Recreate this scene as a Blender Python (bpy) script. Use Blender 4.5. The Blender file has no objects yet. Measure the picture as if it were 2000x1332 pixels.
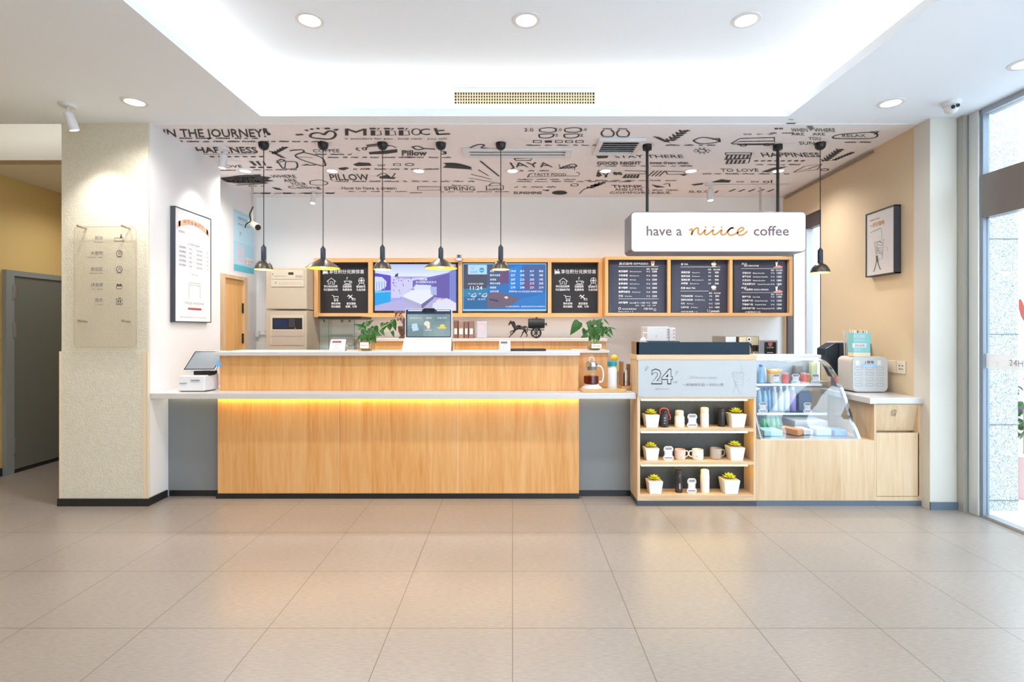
import bpy, bmesh, math, random
from mathutils import Vector, Matrix, noise
random.seed(7)
SC = bpy.context.scene
COL = SC.collection
# ------------------------------------------------------------------ camera, sky, exposure
F, CX, CY, H = 1017.0, 1001.0, 642.0, 1.469      # focal length and principal point in pixels of the 2000x1332 frame, eye height
cam = bpy.data.cameras.new('camera'); cam.sensor_width = 36; cam.lens = 36*F/2000
cam.shift_x = -1/2000; cam.shift_y = -24/2000; cam.clip_start = .05; cam.clip_end = 200
camo = bpy.data.objects.new('camera', cam); COL.objects.link(camo)
camo.location = (0, 0, H); camo.rotation_euler = (math.pi/2, 0, 0)
SC.camera = camo
w = bpy.data.worlds.new('world'); SC.world = w; w.use_nodes = True
bg = w.node_tree.nodes['Background']; bg.inputs[0].default_value = (.68, .84, 1, 1); bg.inputs[1].default_value = 4.5
SC.view_settings.view_transform = 'Standard'; SC.view_settings.look = 'None'
SC.view_settings.exposure = .63; SC.view_settings.gamma = 1; SC.view_settings.use_curve_mapping = False
SC.cycles.use_denoising = True
SC.cycles.max_bounces = 10; SC.cycles.diffuse_bounces = 6; SC.cycles.transparent_max_bounces = 24
SC.cycles.caustics_reflective = False; SC.cycles.caustics_refractive = False; SC.cycles.sample_clamp_indirect = 6
def light(name, kind, loc, power, color=(1, 1, 1), rot=(0, 0, 0), parent=None, **kw):
    l = bpy.data.lights.new(name, kind); l.energy = power; l.color = color
    for k, v in kw.items(): setattr(l, k, v)
    o = bpy.data.objects.new(name, l); COL.objects.link(o); o.location = loc; o.rotation_euler = rot
    if parent:
        o.parent = parent; o.location = Vector(loc)-origin(parent)
    return o
R = math.radians
WARM = (1, .90, .76); WHITE = (1, .97, .94); AMBER = (1, .62, .22)

# ------------------------------------------------------------------ helpers
def X(px, d): return (px-CX)*d/F
def Z(py, d): return H-(py-CY)*d/F
def P(px, py, d): return (X(px, d), d, Z(py, d))      # photo pixel at depth d -> point in the room
def origin(o):
    v = Vector((0, 0, 0))
    while o is not None: v = v+o.location; o = o.parent
    return v
_gl = {}
def glyphs(s, bold=0.0):
    k = (s, bold)
    if k not in _gl:
        c = bpy.data.curves.new('t', 'FONT'); c.body = s; c.size = 1; c.resolution_u = 2; c.offset = bold
        o = bpy.data.objects.new('t', c); m = o.to_mesh()
        _gl[k] = ([(v.co.x, v.co.y) for v in m.vertices], [tuple(p.vertices) for p in m.polygons])
        o.to_mesh_clear(); bpy.data.objects.remove(o); bpy.data.curves.remove(c)
    return _gl[k]
def cjk(s): return any(ord(ch) > 0x2e80 for ch in s)
def smooth_path(pts, n=6, closed=False):
    pts = [Vector(p) for p in pts]; out = []; N = len(pts)
    for i in range(N if closed else N-1):
        g = lambda j: pts[j % N] if closed else pts[max(0, min(N-1, j))]
        a, b, c, d = g(i-1), g(i), g(i+1), g(i+2)
        for k in range(n):
            t = k/n
            out.append(.5*((2*b)+(c-a)*t+(2*a-5*b+4*c-d)*t*t+(3*b-a-3*c+d)*t**3))
    out.append(pts[0] if closed else pts[-1])
    return out
class MB:
    """collects polygons, then links them as ONE mesh object"""
    def __init__(s): s.v = []; s.f = []; s.mi = []; s.mats = []; s.m = 0
    def use(s, m):
        if m not in s.mats: s.mats.append(m)
        s.m = s.mats.index(m); return s
    def add(s, vs, fs):
        b = len(s.v); s.v += [tuple(v) for v in vs]
        for f in fs: s.f.append(tuple(i+b for i in f)); s.mi.append(s.m)
        return s
    def box(s, x0, x1, y0, y1, z0, z1):
        return s.add([(x0,y0,z0),(x1,y0,z0),(x1,y1,z0),(x0,y1,z0),(x0,y0,z1),(x1,y0,z1),(x1,y1,z1),(x0,y1,z1)],
                     [(0,3,2,1),(4,5,6,7),(0,1,5,4),(1,2,6,5),(2,3,7,6),(3,0,4,7)])
    def prism(s, pts, ax, a0, a1):
        mk = {'x': lambda p, a: (a, p[0], p[1]), 'y': lambda p, a: (p[0], a, p[1]), 'z': lambda p, a: (p[0], p[1], a)}[ax]
        n = len(pts)
        return s.add([mk(p, a0) for p in pts]+[mk(p, a1) for p in pts],
                     [tuple(range(n)), tuple(range(2*n-1, n-1, -1))]+[(i, (i+1) % n, n+(i+1) % n, n+i) for i in range(n)])
    def poly(s, pts): return s.add(pts, [tuple(range(len(pts)))])
    def lathe(s, c, prof, n=24, ax='z', caps=True):
        vs = []; fs = []; m = len(prof)
        for r, z in prof:
            for k in range(n):
                a = 2*math.pi*k/n; p = (r*math.cos(a), r*math.sin(a), z)
                if ax == 'x': p = (p[2], p[0], p[1])
                if ax == 'y': p = (p[0], p[2], p[1])
                vs.append((c[0]+p[0], c[1]+p[1], c[2]+p[2]))
        for j in range(m-1):
            for k in range(n): fs.append((j*n+k, j*n+(k+1) % n, (j+1)*n+(k+1) % n, (j+1)*n+k))
        if caps:
            if prof[0][0] > 1e-5: fs.append(tuple(range(n-1, -1, -1)))
            if prof[-1][0] > 1e-5: fs.append(tuple(range((m-1)*n, m*n)))
        return s.add(vs, fs)
    def tube(s, pts, r, n=8, caps=True, closed=False):
        pts = [Vector(p) for p in pts]; N = len(pts); rs = r if isinstance(r, (list, tuple)) else [r]*N
        vs = []; fs = []; up = None
        for i, p in enumerate(pts):
            t = (pts[(i+1) % N]-pts[i-1]) if closed else (pts[min(i+1, N-1)]-pts[max(i-1, 0)])
            if t.length < 1e-9: t = Vector((0, 0, 1))
            t.normalize()
            if up is None: up = Vector((0, 0, 1)) if abs(t.z) < .9 else Vector((0, 1, 0))
            a = t.cross(up)
            if a.length < 1e-6: a = t.orthogonal()
            a.normalize(); b = a.cross(t).normalized(); up = b
            for k in range(n):
                q = 2*math.pi*k/n; vs.append(p+a*(rs[i]*math.cos(q))+b*(rs[i]*math.sin(q)))
        for i in range(N if closed else N-1):
            j = (i+1) % N
            for k in range(n): fs.append((i*n+k, i*n+(k+1) % n, j*n+(k+1) % n, j*n+k))
        if caps and not closed: fs += [tuple(range(n-1, -1, -1)), tuple(range((N-1)*n, N*n))]
        return s.add(vs, fs)
    def sphere(s, c, r, n=16, m=10, sc=(1, 1, 1), t0=0.0, t1=math.pi):
        prof = [(r*math.sin(t0+(t1-t0)*j/m)*sc[0], -r*math.cos(t0+(t1-t0)*j/m)*sc[2]) for j in range(m+1)]
        return s.lathe(c, prof, n)
    def text(s, txt, fn, bold=0.0, shear=0.0):
        """fn(u, v): u along the line, v up, in units of the cap height (CJK: of the character height)"""
        vs, fs = glyphs(txt, bold); k = 1/.92 if cjk(txt) else 1/.682
        x0 = min(v[0] for v in vs) if vs else 0
        return s.add([fn((x-x0+shear*y)*k, (y+(.08 if cjk(txt) else 0))*k) for x, y in vs], fs)
    def ptext(s, txt, px, py, h, d, w=None, bold=0.0, align='l', shear=0.0):
        """upright lettering on a plane facing the camera side at depth d; px, py, h, w as they measure in the photo"""
        tw = textw(txt, bold); k = h if w is None else w/tw; off = {'l': 0, 'c': -.5, 'r': -1}[align]*tw*k
        return s.text(txt, lambda u, v: P(px+off+u*k, py-v*h, d), bold, shear)
    def ribbon(s, pts, wd, nrm, closed=False):
        pts = [Vector(p) for p in pts]; N = len(pts); nrm = Vector(nrm); vs = []
        for i, p in enumerate(pts):
            t = (pts[(i+1) % N]-pts[i-1]) if closed else (pts[min(i+1, N-1)]-pts[max(i-1, 0)])
            if t.length < 1e-9: t = Vector((1, 0, 0))
            o = t.normalized().cross(nrm).normalized()*(wd[i] if isinstance(wd, list) else wd)*.5
            vs += [p+o, p-o]
        return s.add(vs, [(2*i, 2*i+1, 2*((i+1) % N)+1, 2*((i+1) % N)) for i in range(N if closed else N-1)])
    def build(s, name, m=None, parent=None, smooth=False, bevel=0, seg=2, recalc=True, sol=0):
        me = bpy.data.meshes.new(name); o0 = origin(parent) if parent else Vector((0, 0, 0))
        me.from_pydata([tuple(Vector(v)-o0) for v in s.v], [], s.f)
        if s.mats:
            for q in s.mats: me.materials.append(q)
            me.polygons.foreach_set('material_index', s.mi)
        else: me.materials.append(m)
        if recalc:
            b = bmesh.new(); b.from_mesh(me); bmesh.ops.recalc_face_normals(b, faces=b.faces); b.to_mesh(me); b.free()
        if smooth:
            me.shade_smooth(); me.set_sharp_from_angle(angle=R(38))
        o = bpy.data.objects.new(name, me); COL.objects.link(o)
        if parent: o.parent = parent
        if bevel:
            q = o.modifiers.new('bevel', 'BEVEL'); q.width = bevel; q.segments = seg; q.limit_method = 'ANGLE'; q.angle_limit = R(40)
        if sol:
            q = o.modifiers.new('solid', 'SOLIDIFY'); q.thickness = sol; q.offset = 0
        return o
def textw(txt, bold=0.0):
    vs, _ = glyphs(txt, bold); k = 1/.92 if cjk(txt) else 1/.682
    return max(.01, (max(v[0] for v in vs)-min(v[0] for v in vs))*k) if vs else 1
def rrect(x0, x1, z0, z1, r, n=5):
    out = []
    for cx, cz, a0 in ((x1-r, z1-r, 0), (x0+r, z1-r, 90), (x0+r, z0+r, 180), (x1-r, z0+r, 270)):
        for k in range(n+1):
            a = R(a0+90*k/n); out.append((cx+r*math.cos(a), cz+r*math.sin(a)))
    return out
def tag(o, label=None, cat=None, group=None, kind=None):
    for k, v in (('label', label), ('category', cat), ('group', group), ('kind', kind)):
        if v: o[k] = v
    return o
def thing(name, loc, label, cat, group=None):
    o = bpy.data.objects.new(name, None); o.empty_display_size = .05; COL.objects.link(o); o.location = loc
    return tag(o, label, cat, group)
def struct(o): o['kind'] = 'structure'; return o
def dup(o, loc=None, label=None, group=None, rotz=None, parent=None, scale=None):
    c = o.copy(); COL.objects.link(c)
    if parent: c.parent = parent
    for ch in list(o.children): dup(ch, parent=c)
    if loc is not None: c.location = loc
    if rotz is not None: c.rotation_euler.z = rotz
    if scale: c.scale = scale
    if label: c['label'] = label
    if group: c['group'] = group
    return c

# ------------------------------------------------------------------ materials
def lin(h):
    h = h.lstrip('#'); out = []
    for i in (0, 2, 4):
        c = int(h[i:i+2], 16)/255; out.append(c/12.92 if c <= .04045 else ((c+.055)/1.055)**2.4)
    return (*out, 1)
_m = {}
def mat(name, col, rough=.5, metal=0.0, emit=None, es=0.0, spec=None, noise_amt=0.0, noise_scale=8.0, bump=0.0, bump_scale=60.0, coat=0.0, alpha=None):
    if name in _m: return _m[name]
    m = bpy.data.materials.new(name); m.use_nodes = True; nt = m.node_tree; b = nt.nodes['Principled BSDF']
    c = lin(col) if isinstance(col, str) else (*col, 1)
    b.inputs['Base Color'].default_value = c; b.inputs['Roughness'].default_value = rough; b.inputs['Metallic'].default_value = metal
    if coat: b.inputs['Coat Weight'].default_value = coat; b.inputs['Coat Roughness'].default_value = .05
    if spec is not None: b.inputs['Specular IOR Level'].default_value = spec
    if alpha is not None: b.inputs['Alpha'].default_value = alpha
    if emit:
        b.inputs['Emission Color'].default_value = lin(emit) if isinstance(emit, str) else (*emit, 1); b.inputs['Emission Strength'].default_value = es
        if es < 1.5: m.cycles.emission_sampling = 'NONE'
    if noise_amt or bump:
        tc = nt.nodes.new('ShaderNodeTexCoord'); n = nt.nodes.new('ShaderNodeTexNoise'); nt.links.new(tc.outputs['Object'], n.inputs['Vector'])
        n.inputs['Scale'].default_value = noise_scale; n.inputs['Detail'].default_value = 3
        if noise_amt:
            r = nt.nodes.new('ShaderNodeValToRGB'); k = 1-noise_amt
            r.color_ramp.elements[0].color = (c[0]*k, c[1]*k, c[2]*k, 1); r.color_ramp.elements[1].color = tuple(min(1, q*(1+noise_amt*.4)) for q in c[:3])+(1,)
            r.color_ramp.elements[0].position = .3; r.color_ramp.elements[1].position = .7
            nt.links.new(n.outputs['Fac'], r.inputs['Fac']); nt.links.new(r.outputs['Color'], b.inputs['Base Color'])
        if bump:
            n2 = nt.nodes.new('ShaderNodeTexNoise'); nt.links.new(tc.outputs['Object'], n2.inputs['Vector']); n2.inputs['Scale'].default_value = bump_scale; n2.inputs['Detail'].default_value = 4
            bp = nt.nodes.new('ShaderNodeBump'); bp.inputs['Strength'].default_value = bump; bp.inputs['Distance'].default_value = .01
            nt.links.new(n2.outputs['Fac'], bp.inputs['Height']); nt.links.new(bp.outputs['Normal'], b.inputs['Normal'])
    _m[name] = m; return m
def wood(name, base, dark, light_, rough=.42, horiz=False, amt=1.0):
    if name in _m: return _m[name]
    m = bpy.data.materials.new(name); m.use_nodes = True; nt = m.node_tree; b = nt.nodes['Principled BSDF']; b.inputs['Roughness'].default_value = rough
    tc = nt.nodes.new('ShaderNodeTexCoord'); mp = nt.nodes.new('ShaderNodeMapping'); nt.links.new(tc.outputs['Object'], mp.inputs['Vector'])
    mp.inputs['Scale'].default_value = (2.2, 34, 34) if horiz else (34, 34, 2.2)
    n = nt.nodes.new('ShaderNodeTexNoise'); nt.links.new(mp.outputs[0], n.inputs['Vector']); n.inputs['Scale'].default_value = 1.0; n.inputs['Detail'].default_value = 5; n.inputs['Roughness'].default_value = .62; n.inputs['Distortion'].default_value = .5
    mp2 = nt.nodes.new('ShaderNodeMapping'); nt.links.new(tc.outputs['Object'], mp2.inputs['Vector']); mp2.inputs['Scale'].default_value = (.5, 5, 5) if horiz else (5, 5, .5)
    n2 = nt.nodes.new('ShaderNodeTexNoise'); nt.links.new(mp2.outputs[0], n2.inputs['Vector']); n2.inputs['Scale'].default_value = 1; n2.inputs['Detail'].default_value = 3; n2.inputs['Distortion'].default_value = 1.2
    mx = nt.nodes.new('ShaderNodeMath'); mx.operation = 'MULTIPLY_ADD'; mx.inputs[1].default_value = .45
    nt.links.new(n2.outputs['Fac'], mx.inputs[0])
    ml = nt.nodes.new('ShaderNodeMath'); ml.operation = 'MULTIPLY'; ml.inputs[1].default_value = .55; nt.links.new(n.outputs['Fac'], ml.inputs[0]); nt.links.new(ml.outputs[0], mx.inputs[2])
    r = nt.nodes.new('ShaderNodeValToRGB'); e = r.color_ramp.elements
    e[0].position = .34; e[0].color = lin(dark); e[1].position = .66; e[1].color = lin(light_); q = e.new(.48); q.color = lin(base)
    nt.links.new(mx.outputs[0], r.inputs['Fac']); nt.links.new(r.outputs['Color'], b.inputs['Base Color'])
    _m[name] = m; return m
def glass(name, tint=(1, 1, 1), refl=1.0, f0=.04, frost=0.0, frost_col=(1, 1, 1)):
    if name in _m: return _m[name]
    m = bpy.data.materials.new(name); m.use_nodes = True; nt = m.node_tree; nt.nodes.remove(nt.nodes['Principled BSDF']); out = nt.nodes['Material Output']
    lw = nt.nodes.new('ShaderNodeLayerWeight'); lw.inputs['Blend'].default_value = .5        # two-sided Schlick reflectance of a thin pane
    pw = nt.nodes.new('ShaderNodeMath'); pw.operation = 'POWER'; pw.inputs[1].default_value = 5; nt.links.new(lw.outputs['Facing'], pw.inputs[0])
    mu = nt.nodes.new('ShaderNodeMath'); mu.operation = 'MULTIPLY_ADD'; mu.inputs[1].default_value = .9*refl; mu.inputs[2].default_value = f0*refl; nt.links.new(pw.outputs[0], mu.inputs[0])
    t = nt.nodes.new('ShaderNodeBsdfTransparent'); t.inputs[0].default_value = (*tint, 1); g = nt.nodes.new('ShaderNodeBsdfGlossy'); g.inputs['Roughness'].default_value = .02
    x = nt.nodes.new('ShaderNodeMixShader'); nt.links.new(mu.outputs[0], x.inputs[0]); nt.links.new(t.outputs[0], x.inputs[1]); nt.links.new(g.outputs[0], x.inputs[2]); last = x
    if frost:
        d = nt.nodes.new('ShaderNodeBsdfDiffuse'); d.inputs[0].default_value = (*frost_col, 1)
        y = nt.nodes.new('ShaderNodeMixShader'); y.inputs[0].default_value = frost; nt.links.new(x.outputs[0], y.inputs[1]); nt.links.new(d.outputs[0], y.inputs[2]); last = y
    nt.links.new(last.outputs[0], out.inputs['Surface']); _m[name] = m; return m
def emis(name, col, s):
    return mat(name, '#080808', .6, emit=col, es=s*(.72 if s < 1.5 else 1))
M_white = mat('white_paint', (.74, .735, .735), .7)
M_ceil = mat('ceiling_paint', (.845, .905, .975), .8)
M_mural_bg = mat('mural_paper', (.84, .80, .815), .8)
M_back = mat('rear_wall_paint', (.82, .815, .80), .8)
M_cream = mat('cream_paint', (.78, .72, .58), .8)
M_stucco = mat('cream_stucco', (.68, .63, .505), .85, noise_amt=.06, noise_scale=30, bump=.4, bump_scale=70)
M_yellow = mat('yellow_paint', (.66, .525, .35), .8)
M_ochre = mat('ochre_paint', (.66, .46, .17), .8)
M_kick = mat('black_kickboard', (.012, .012, .013), .35)
M_grey = mat('grey_laminate', (.21, .22, .225), .5)
M_stone = mat('white_quartz', (.60, .575, .555), .25, noise_amt=.03, noise_scale=120)
M_oak = wood('orange_oak', '#d99f60', '#cd8d4b', '#e3b278')
M_oakh = wood('orange_oak_crosswise', '#d99f60', '#cd8d4b', '#e3b278', horiz=True)
M_pale = wood('daylit_oak', '#d1b38e', '#c5a37b', '#dcc2a0')  # same oak as the counter, with the daylight wash put into its colour
M_dayoakh = wood('daylit_oak_crosswise', '#d1b38e', '#c5a37b', '#dcc2a0', horiz=True)
M_black = mat('black_plastic', (.007, .007, .008), .4)
M_blackmat = mat('black_matt', (.012, .012, .013), .6)
M_navy = mat('blue_black_metal', (.02, .032, .05), .35)
M_wplastic = mat('white_plastic', (.70, .70, .71), .35)
M_steel = mat('brushed_steel', (.62, .62, .63), .3, 1.0)
M_chrome = mat('chrome', (.75, .75, .76), .12, 1.0)
M_alu = mat('olive_aluminium', (.42, .41, .36), .45, .3)
M_ink = mat('charcoal_ink', (.035, .033, .036), .7)
M_grayink = mat('grey_ink', (.17, .165, .17), .7)
M_paleink = mat('pale_grey_ink', (.36, .35, .36), .7)
M_chalk = mat('white_print', (.85, .84, .85), .7)
M_board = mat('chalkboard_black', (.011, .010, .013), .6)
M_banner = mat('blue_grey_banner', (.034, .036, .066), .42, noise_amt=.12, noise_scale=3)
M_paper = mat('white_paper', (.74, .74, .75), .6)
M_creamp = mat('cream_print', (.88, .74, .58), .6)
M_gold = mat('gold_lining', (.75, .46, .10), .35, .3)
M_leaf = mat('green_leaf', (.03, .125, .014), .4, noise_amt=.35, noise_scale=25)
M_lime = mat('lime_leaf', (.56, .62, .04), .45, noise_amt=.3, noise_scale=40)
M_glass = glass('clear_glass', (.97, .985, .98), .9)
M_gglass = glass('green_edge_glass', (.93, .965, .95), .9)
# ================================================================== SETTING
CZ = 3.18; TX0, TX1, TY = -2.029, 2.222, 4.193; TY0 = -1.2; TZ = 3.45
# floor with 600 mm tiles
def floor_mat():
    m = bpy.data.materials.new('beige_floor_tile'); m.use_nodes = True; nt = m.node_tree; b = nt.nodes['Principled BSDF']
    g = nt.nodes.new('ShaderNodeNewGeometry'); sp = nt.nodes.new('ShaderNodeSeparateXYZ'); nt.links.new(g.outputs['Position'], sp.inputs[0])
    def line(sock, off):
        a = nt.nodes.new('ShaderNodeMath'); a.operation = 'ADD'; a.inputs[1].default_value = off+60; nt.links.new(sock, a.inputs[0])
        c = nt.nodes.new('ShaderNodeMath'); c.operation = 'PINGPONG'; c.inputs[1].default_value = .3; nt.links.new(a.outputs[0], c.inputs[0])
        d = nt.nodes.new('ShaderNodeMath'); d.operation = 'LESS_THAN'; d.inputs[1].default_value = .0022; nt.links.new(c.outputs[0], d.inputs[0]); return d
    lx = line(sp.outputs['X'], 0); ly = line(sp.outputs['Y'], -.154)
    mx = nt.nodes.new('ShaderNodeMath'); mx.operation = 'MAXIMUM'; nt.links.new(lx.outputs[0], mx.inputs[0]); nt.links.new(ly.outputs[0], mx.inputs[1])
    mp = nt.nodes.new('ShaderNodeMapping'); nt.links.new(g.outputs['Position'], mp.inputs['Vector']); mp.inputs['Scale'].default_value = (25, 160, 1)
    n = nt.nodes.new('ShaderNodeTexNoise'); nt.links.new(mp.outputs[0], n.inputs['Vector']); n.inputs['Scale'].default_value = 1; n.inputs['Detail'].default_value = 4
    n2 = nt.nodes.new('ShaderNodeTexNoise'); nt.links.new(g.outputs['Position'], n2.inputs['Vector']); n2.inputs['Scale'].default_value = 1.3; n2.inputs['Detail'].default_value = 2
    ad = nt.nodes.new('ShaderNodeMath'); ad.operation = 'MULTIPLY_ADD'; ad.inputs[1].default_value = .35; nt.links.new(n2.outputs['Fac'], ad.inputs[0]); nt.links.new(n.outputs['Fac'], ad.inputs[2])
    r = nt.nodes.new('ShaderNodeValToRGB'); r.color_ramp.elements[0].position = .45; r.color_ramp.elements[0].color = (.240, .206, .178, 1); r.color_ramp.elements[1].position = .9; r.color_ramp.elements[1].color = (.32, .279, .245, 1)
    nt.links.new(ad.outputs[0], r.inputs['Fac'])
    mi = nt.nodes.new('ShaderNodeMix'); mi.data_type = 'RGBA'; nt.links.new(mx.outputs[0], mi.inputs[0]); nt.links.new(r.outputs[0], mi.inputs[6]); mi.inputs[7].default_value = (.12, .10, .08, 1)
    nt.links.new(mi.outputs[2], b.inputs['Base Color']); b.inputs['Roughness'].default_value = .3; b.inputs['Specular IOR Level'].default_value = .65
    bp = nt.nodes.new('ShaderNodeBump'); bp.inputs['Strength'].default_value = .06; bp.inputs['Distance'].default_value = .004; nt.links.new(n.outputs['Fac'], bp.inputs['Height']); nt.links.new(bp.outputs[0], b.inputs['Normal'])
    return m
struct(MB().box(-5.4, 3.72, -3.6, 7.1, -.12, 0).build('floor', floor_mat()))
m = MB()       # low ceiling around the lit tray, with the tray's upright faces and its raised field
m.use(M_ceil)
for a in ((-5.4, TX0, -3.6, 4.352), (TX1, 3.75, -3.6, 4.352), (TX0, TX1, TY, 4.352), (TX0, TX1, -3.6, TY0)): m.box(a[0], a[1], a[2], a[3], CZ, 3.245)
I = .14
m.box(TX0-I-.3, TX1+I+.3, TY0-I-.3, TY+.4, TZ, TZ+.1)
m.box(TX0-I-.1, TX0-I, TY0-I, TY+.09, 3.2, TZ); m.box(TX1+I, TX1+I+.1, TY0-I, TY+.09, 3.2, TZ)
m.box(TX0-I-.1, TX1+I+.1, TY+.09, TY+.158, 3.2, TZ); m.box(TX0-I-.1, TX1+I+.1, TY0-I-.1, TY0-I, 3.2, TZ)
m.box(-5.4, -3.7, 4.36, 5.0, 3.42, 3.5)
struct(m.build('ceiling', M_ceil))
rear_ceiling = struct(MB().box(-3.76, 3.75, 4.354, 7.1, CZ, 3.3).build('ceiling_rear', M_mural_bg))
struct(MB().prism([(-3.4, 4.346), (3.44, 4.346), (3.44, 4.353), (-3.4, 4.353)], 'z', CZ-.004, CZ+.01).build('trim_1', M_ceil))
# cove light: strips hidden on the ledge of the tray
cove = emis('cove_led', (1, .93, .82), 8.5)
m = MB()
zc = 3.25
m.box(TX0-.075, TX0-.045, TY0, TY, zc, zc+.015); m.box(TX1+.045, TX1+.075, TY0, TY, zc, zc+.015); m.box(TX0, TX1, TY+.035, TY+.06, zc, zc+.015)
tag(m.build('cove_light_strip', cove), 'warm light strip hidden on the ledge around the raised ceiling', 'light strip')
# left pillar, its side wall and the corridor
struct(MB().box(-3.75, -3.027, 4.33, 4.345, 0, CZ).build('wall_pillar', M_stucco))
struct(MB().box(-3.75, -3.025, 4.3455, 5.388, 0, CZ).build('wall_left', M_white))
struct(MB().box(-3.76, -3.33, 5.389, 7.0, 0, CZ).build('wall_left_rear', M_white))
zw = Z(686, 4.33)
wp = struct(MB().box(-3.755, -3.022, 4.318, 4.329, .06, zw).build('trim_2', M_stucco))
m = MB(); m.box(-3.757, -3.745, 4.3145, 4.3178, .06, zw); m.box(-3.065, -3.035, 4.3145, 4.3178, .06, zw); m.box(-3.031, -3.021, 4.3145, 4.3178, .06, zw)
m.build('edge_strip', mat('peach_strip', (.74, .60, .42), .6), wp)
m = MB(); m.box(-3.765, -3.012, 4.305, 4.3175, 0, .062); m.box(-3.024, -3.012, 4.3175, 4.55, 0, .062); m.box(-3.765, -3.752, 4.3175, 7.0, 0, .062)
struct(m.build('baseboard_left', M_kick))
struct(MB().box(-5.25, -5.1, -3.6, 7.1, 0, 3.5).build('wall_corridor', M_ochre))
struct(MB().box(-5.1, -3.75, 7.0, 7.1, 0, 3.2).build('wall_corridor_end', M_ochre))
struct(MB().box(-5.4, .8, -3.75, -3.61, 0, CZ).build('wall_front_light_block', M_white))  # unseen wall piece, added and sized to cut daylight from behind the view
struct(MB().box(-5.1, -3.75, 4.73, 4.86, 3.0, 3.5).build('wall_corridor_beam', mat('peach_paint', (.52, .41, .30), .8)))
struct(MB().box(-5.1, -3.75, 4.861, 7.0, 3.0, 3.1).build('ceiling_corridor', M_cream))
struct(MB().box(-5.099, -5.085, -3.5, 5.19, 0, .08).build('baseboard_corridor', M_kick))
M_door = mat('grey_green_door', (.155, .155, .125), .5); M_doorf = mat('grey_door_frame', (.25, .26, .24), .5)
d1 = struct(MB().box(-5.099, -5.07, 5.29, 6.2, .035, 2.0).build('door_1', M_door))
m = MB(); m.box(-5.099, -5.055, 5.2, 5.285, 0, 2.06); m.box(-5.099, -5.055, 6.205, 6.29, 0, 2.06); m.box(-5.099, -5.055, 5.2851, 6.2049, 2.005, 2.06); m.build('door_frame', M_doorf, d1)
for py in (570, 645, 872): MB().box(-5.069, -5.045, 5.27, 5.30, Z(py+14, 5.28), Z(py-14, 5.28)).build('hinge', M_steel, d1, bevel=.003)
MB().box(-5.099, -5.06, 5.29, 6.2, 0, .03).build('threshold', M_kick, d1)
struct(MB().box(-3.4, 3.75, 6.77, 6.9, 0, CZ).build('wall_rear', M_back))
# wood door on the staff side wall
d2 = struct(MB().box(-3.329, -3.315, 5.97, 6.40, .01, Z(549, 6.42)).build('door_2', wood('door_oak', '#d9a566', '#cc9653', '#e2b47a')))
m = MB(); zt = 2.10
m.box(-3.329, -3.29, 6.40, 6.47, 0, zt); m.box(-3.329, -3.29, 5.9, 5.97, 0, zt); m.box(-3.329, -3.29, 5.9701, 6.3999, Z(549, 6.42)+.002, zt); m.build('door_frame', M_pale, d2)
for z in (1.72, 1.35): MB().box(-3.314, -3.30, 6.375, 6.395, z-.06, z+.06).build('hinge', M_blackmat, d2)
# right wall, slightly skewed, with a window onto the street
def rw(d): return 3.40+(d-4.25)*.12/2.52          # inner face of the right wall
def rwall(d0, d1, z0, z1):
    return MB().prism([(rw(d0), d0), (rw(d0)+.12, d0), (rw(d1)+.12, d1), (rw(d1), d1)], 'z', z0, z1)
W0, W1, WZ0, WZ1 = 5.87, 6.72, .55, 2.82
m = MB()
for a in ((4.25, W0, 0, CZ), (W1, 6.77, 0, CZ), (W0, W1, 0, WZ0), (W0, W1, WZ1, CZ)): q = rwall(*a); m.add(q.v, q.f)
struct(m.build('wall_right', M_yellow))
M_brown = mat('brown_window_frame', (.085, .06, .06), .5)
wn = MB()
for a in ((W0, W0+.06, WZ0, WZ1), (W1-.025, W1, WZ0, WZ1), (W0, W1, WZ1-.16, WZ1), (W0, W1, WZ0, WZ0+.06)):
    d0, d1, z0, z1 = a; wn.prism([(rw(d0)+.02, d0), (rw(d0)+.1, d0), (rw(d1)+.1, d1), (rw(d1)+.02, d1)], 'z', z0, z1)
win = struct(wn.build('window_1', M_brown))
MB().prism([(rw(W0)+.05, W0+.06), (rw(W0)+.056, W0+.06), (rw(W1)+.056, W1-.06), (rw(W1)+.05, W1-.06)], 'z', WZ0+.06, WZ1-.16).build('pane', M_glass, win)
MB().box(rw(6.2)+.02, rw(6.2)+.1, 6.22, 6.26, WZ0+.06, WZ1-.16).build('mullion', mat('pale_mullion', (.6, .6, .62), .5), win)
# white pier at the right and the entrance glazing
struct(MB().box(3.392, 3.61, 4.23, 4.40, 0, CZ).build('wall_right_pier', mat('pier_paint', (.62, .59, .52), .75)))
struct(MB().box(3.388, 3.63, 4.217, 4.2295, 0, .062).build('baseboard_right', mat('blue_grey_baseboard', (.10, .135, .17), .4)))
GX = 3.69
gw = struct(MB().box(3.612, 3.70, 4.17, 4.30, 0, CZ).build('window_2', M_alu))
M_lalu = mat('pale_aluminium', (.66, .67, .66), .35, .4)
MB().box(3.645, 3.72, 4.075, 4.165, 0, CZ).build('door_jamb', M_lalu, gw, bevel=.004)
MB().box(3.66, 3.71, 4.05, 4.073, 0, CZ).build('seal', mat('blue_grey_seal', (.22, .27, .33), .4), gw)
MB().box(3.65, 3.74, -3.6, 4.05, 2.33, 2.665).build('transom', mat('bronze_transom', (.24, .215, .20), .25, .7), gw)
MB().box(3.65, 3.74, -3.6, 4.05, CZ-.045, CZ).build('head_rail', mat('grey_rail', (.35, .38, .42), .4, .3), gw)
MB().box(3.655, 3.73, -3.6, 4.05, 0, .022).build('bottom_rail', M_steel, gw)
MB().box(3.686, 3.694, -3.6, 4.05, .022, 2.33).build('pane', M_glass, gw)
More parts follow.
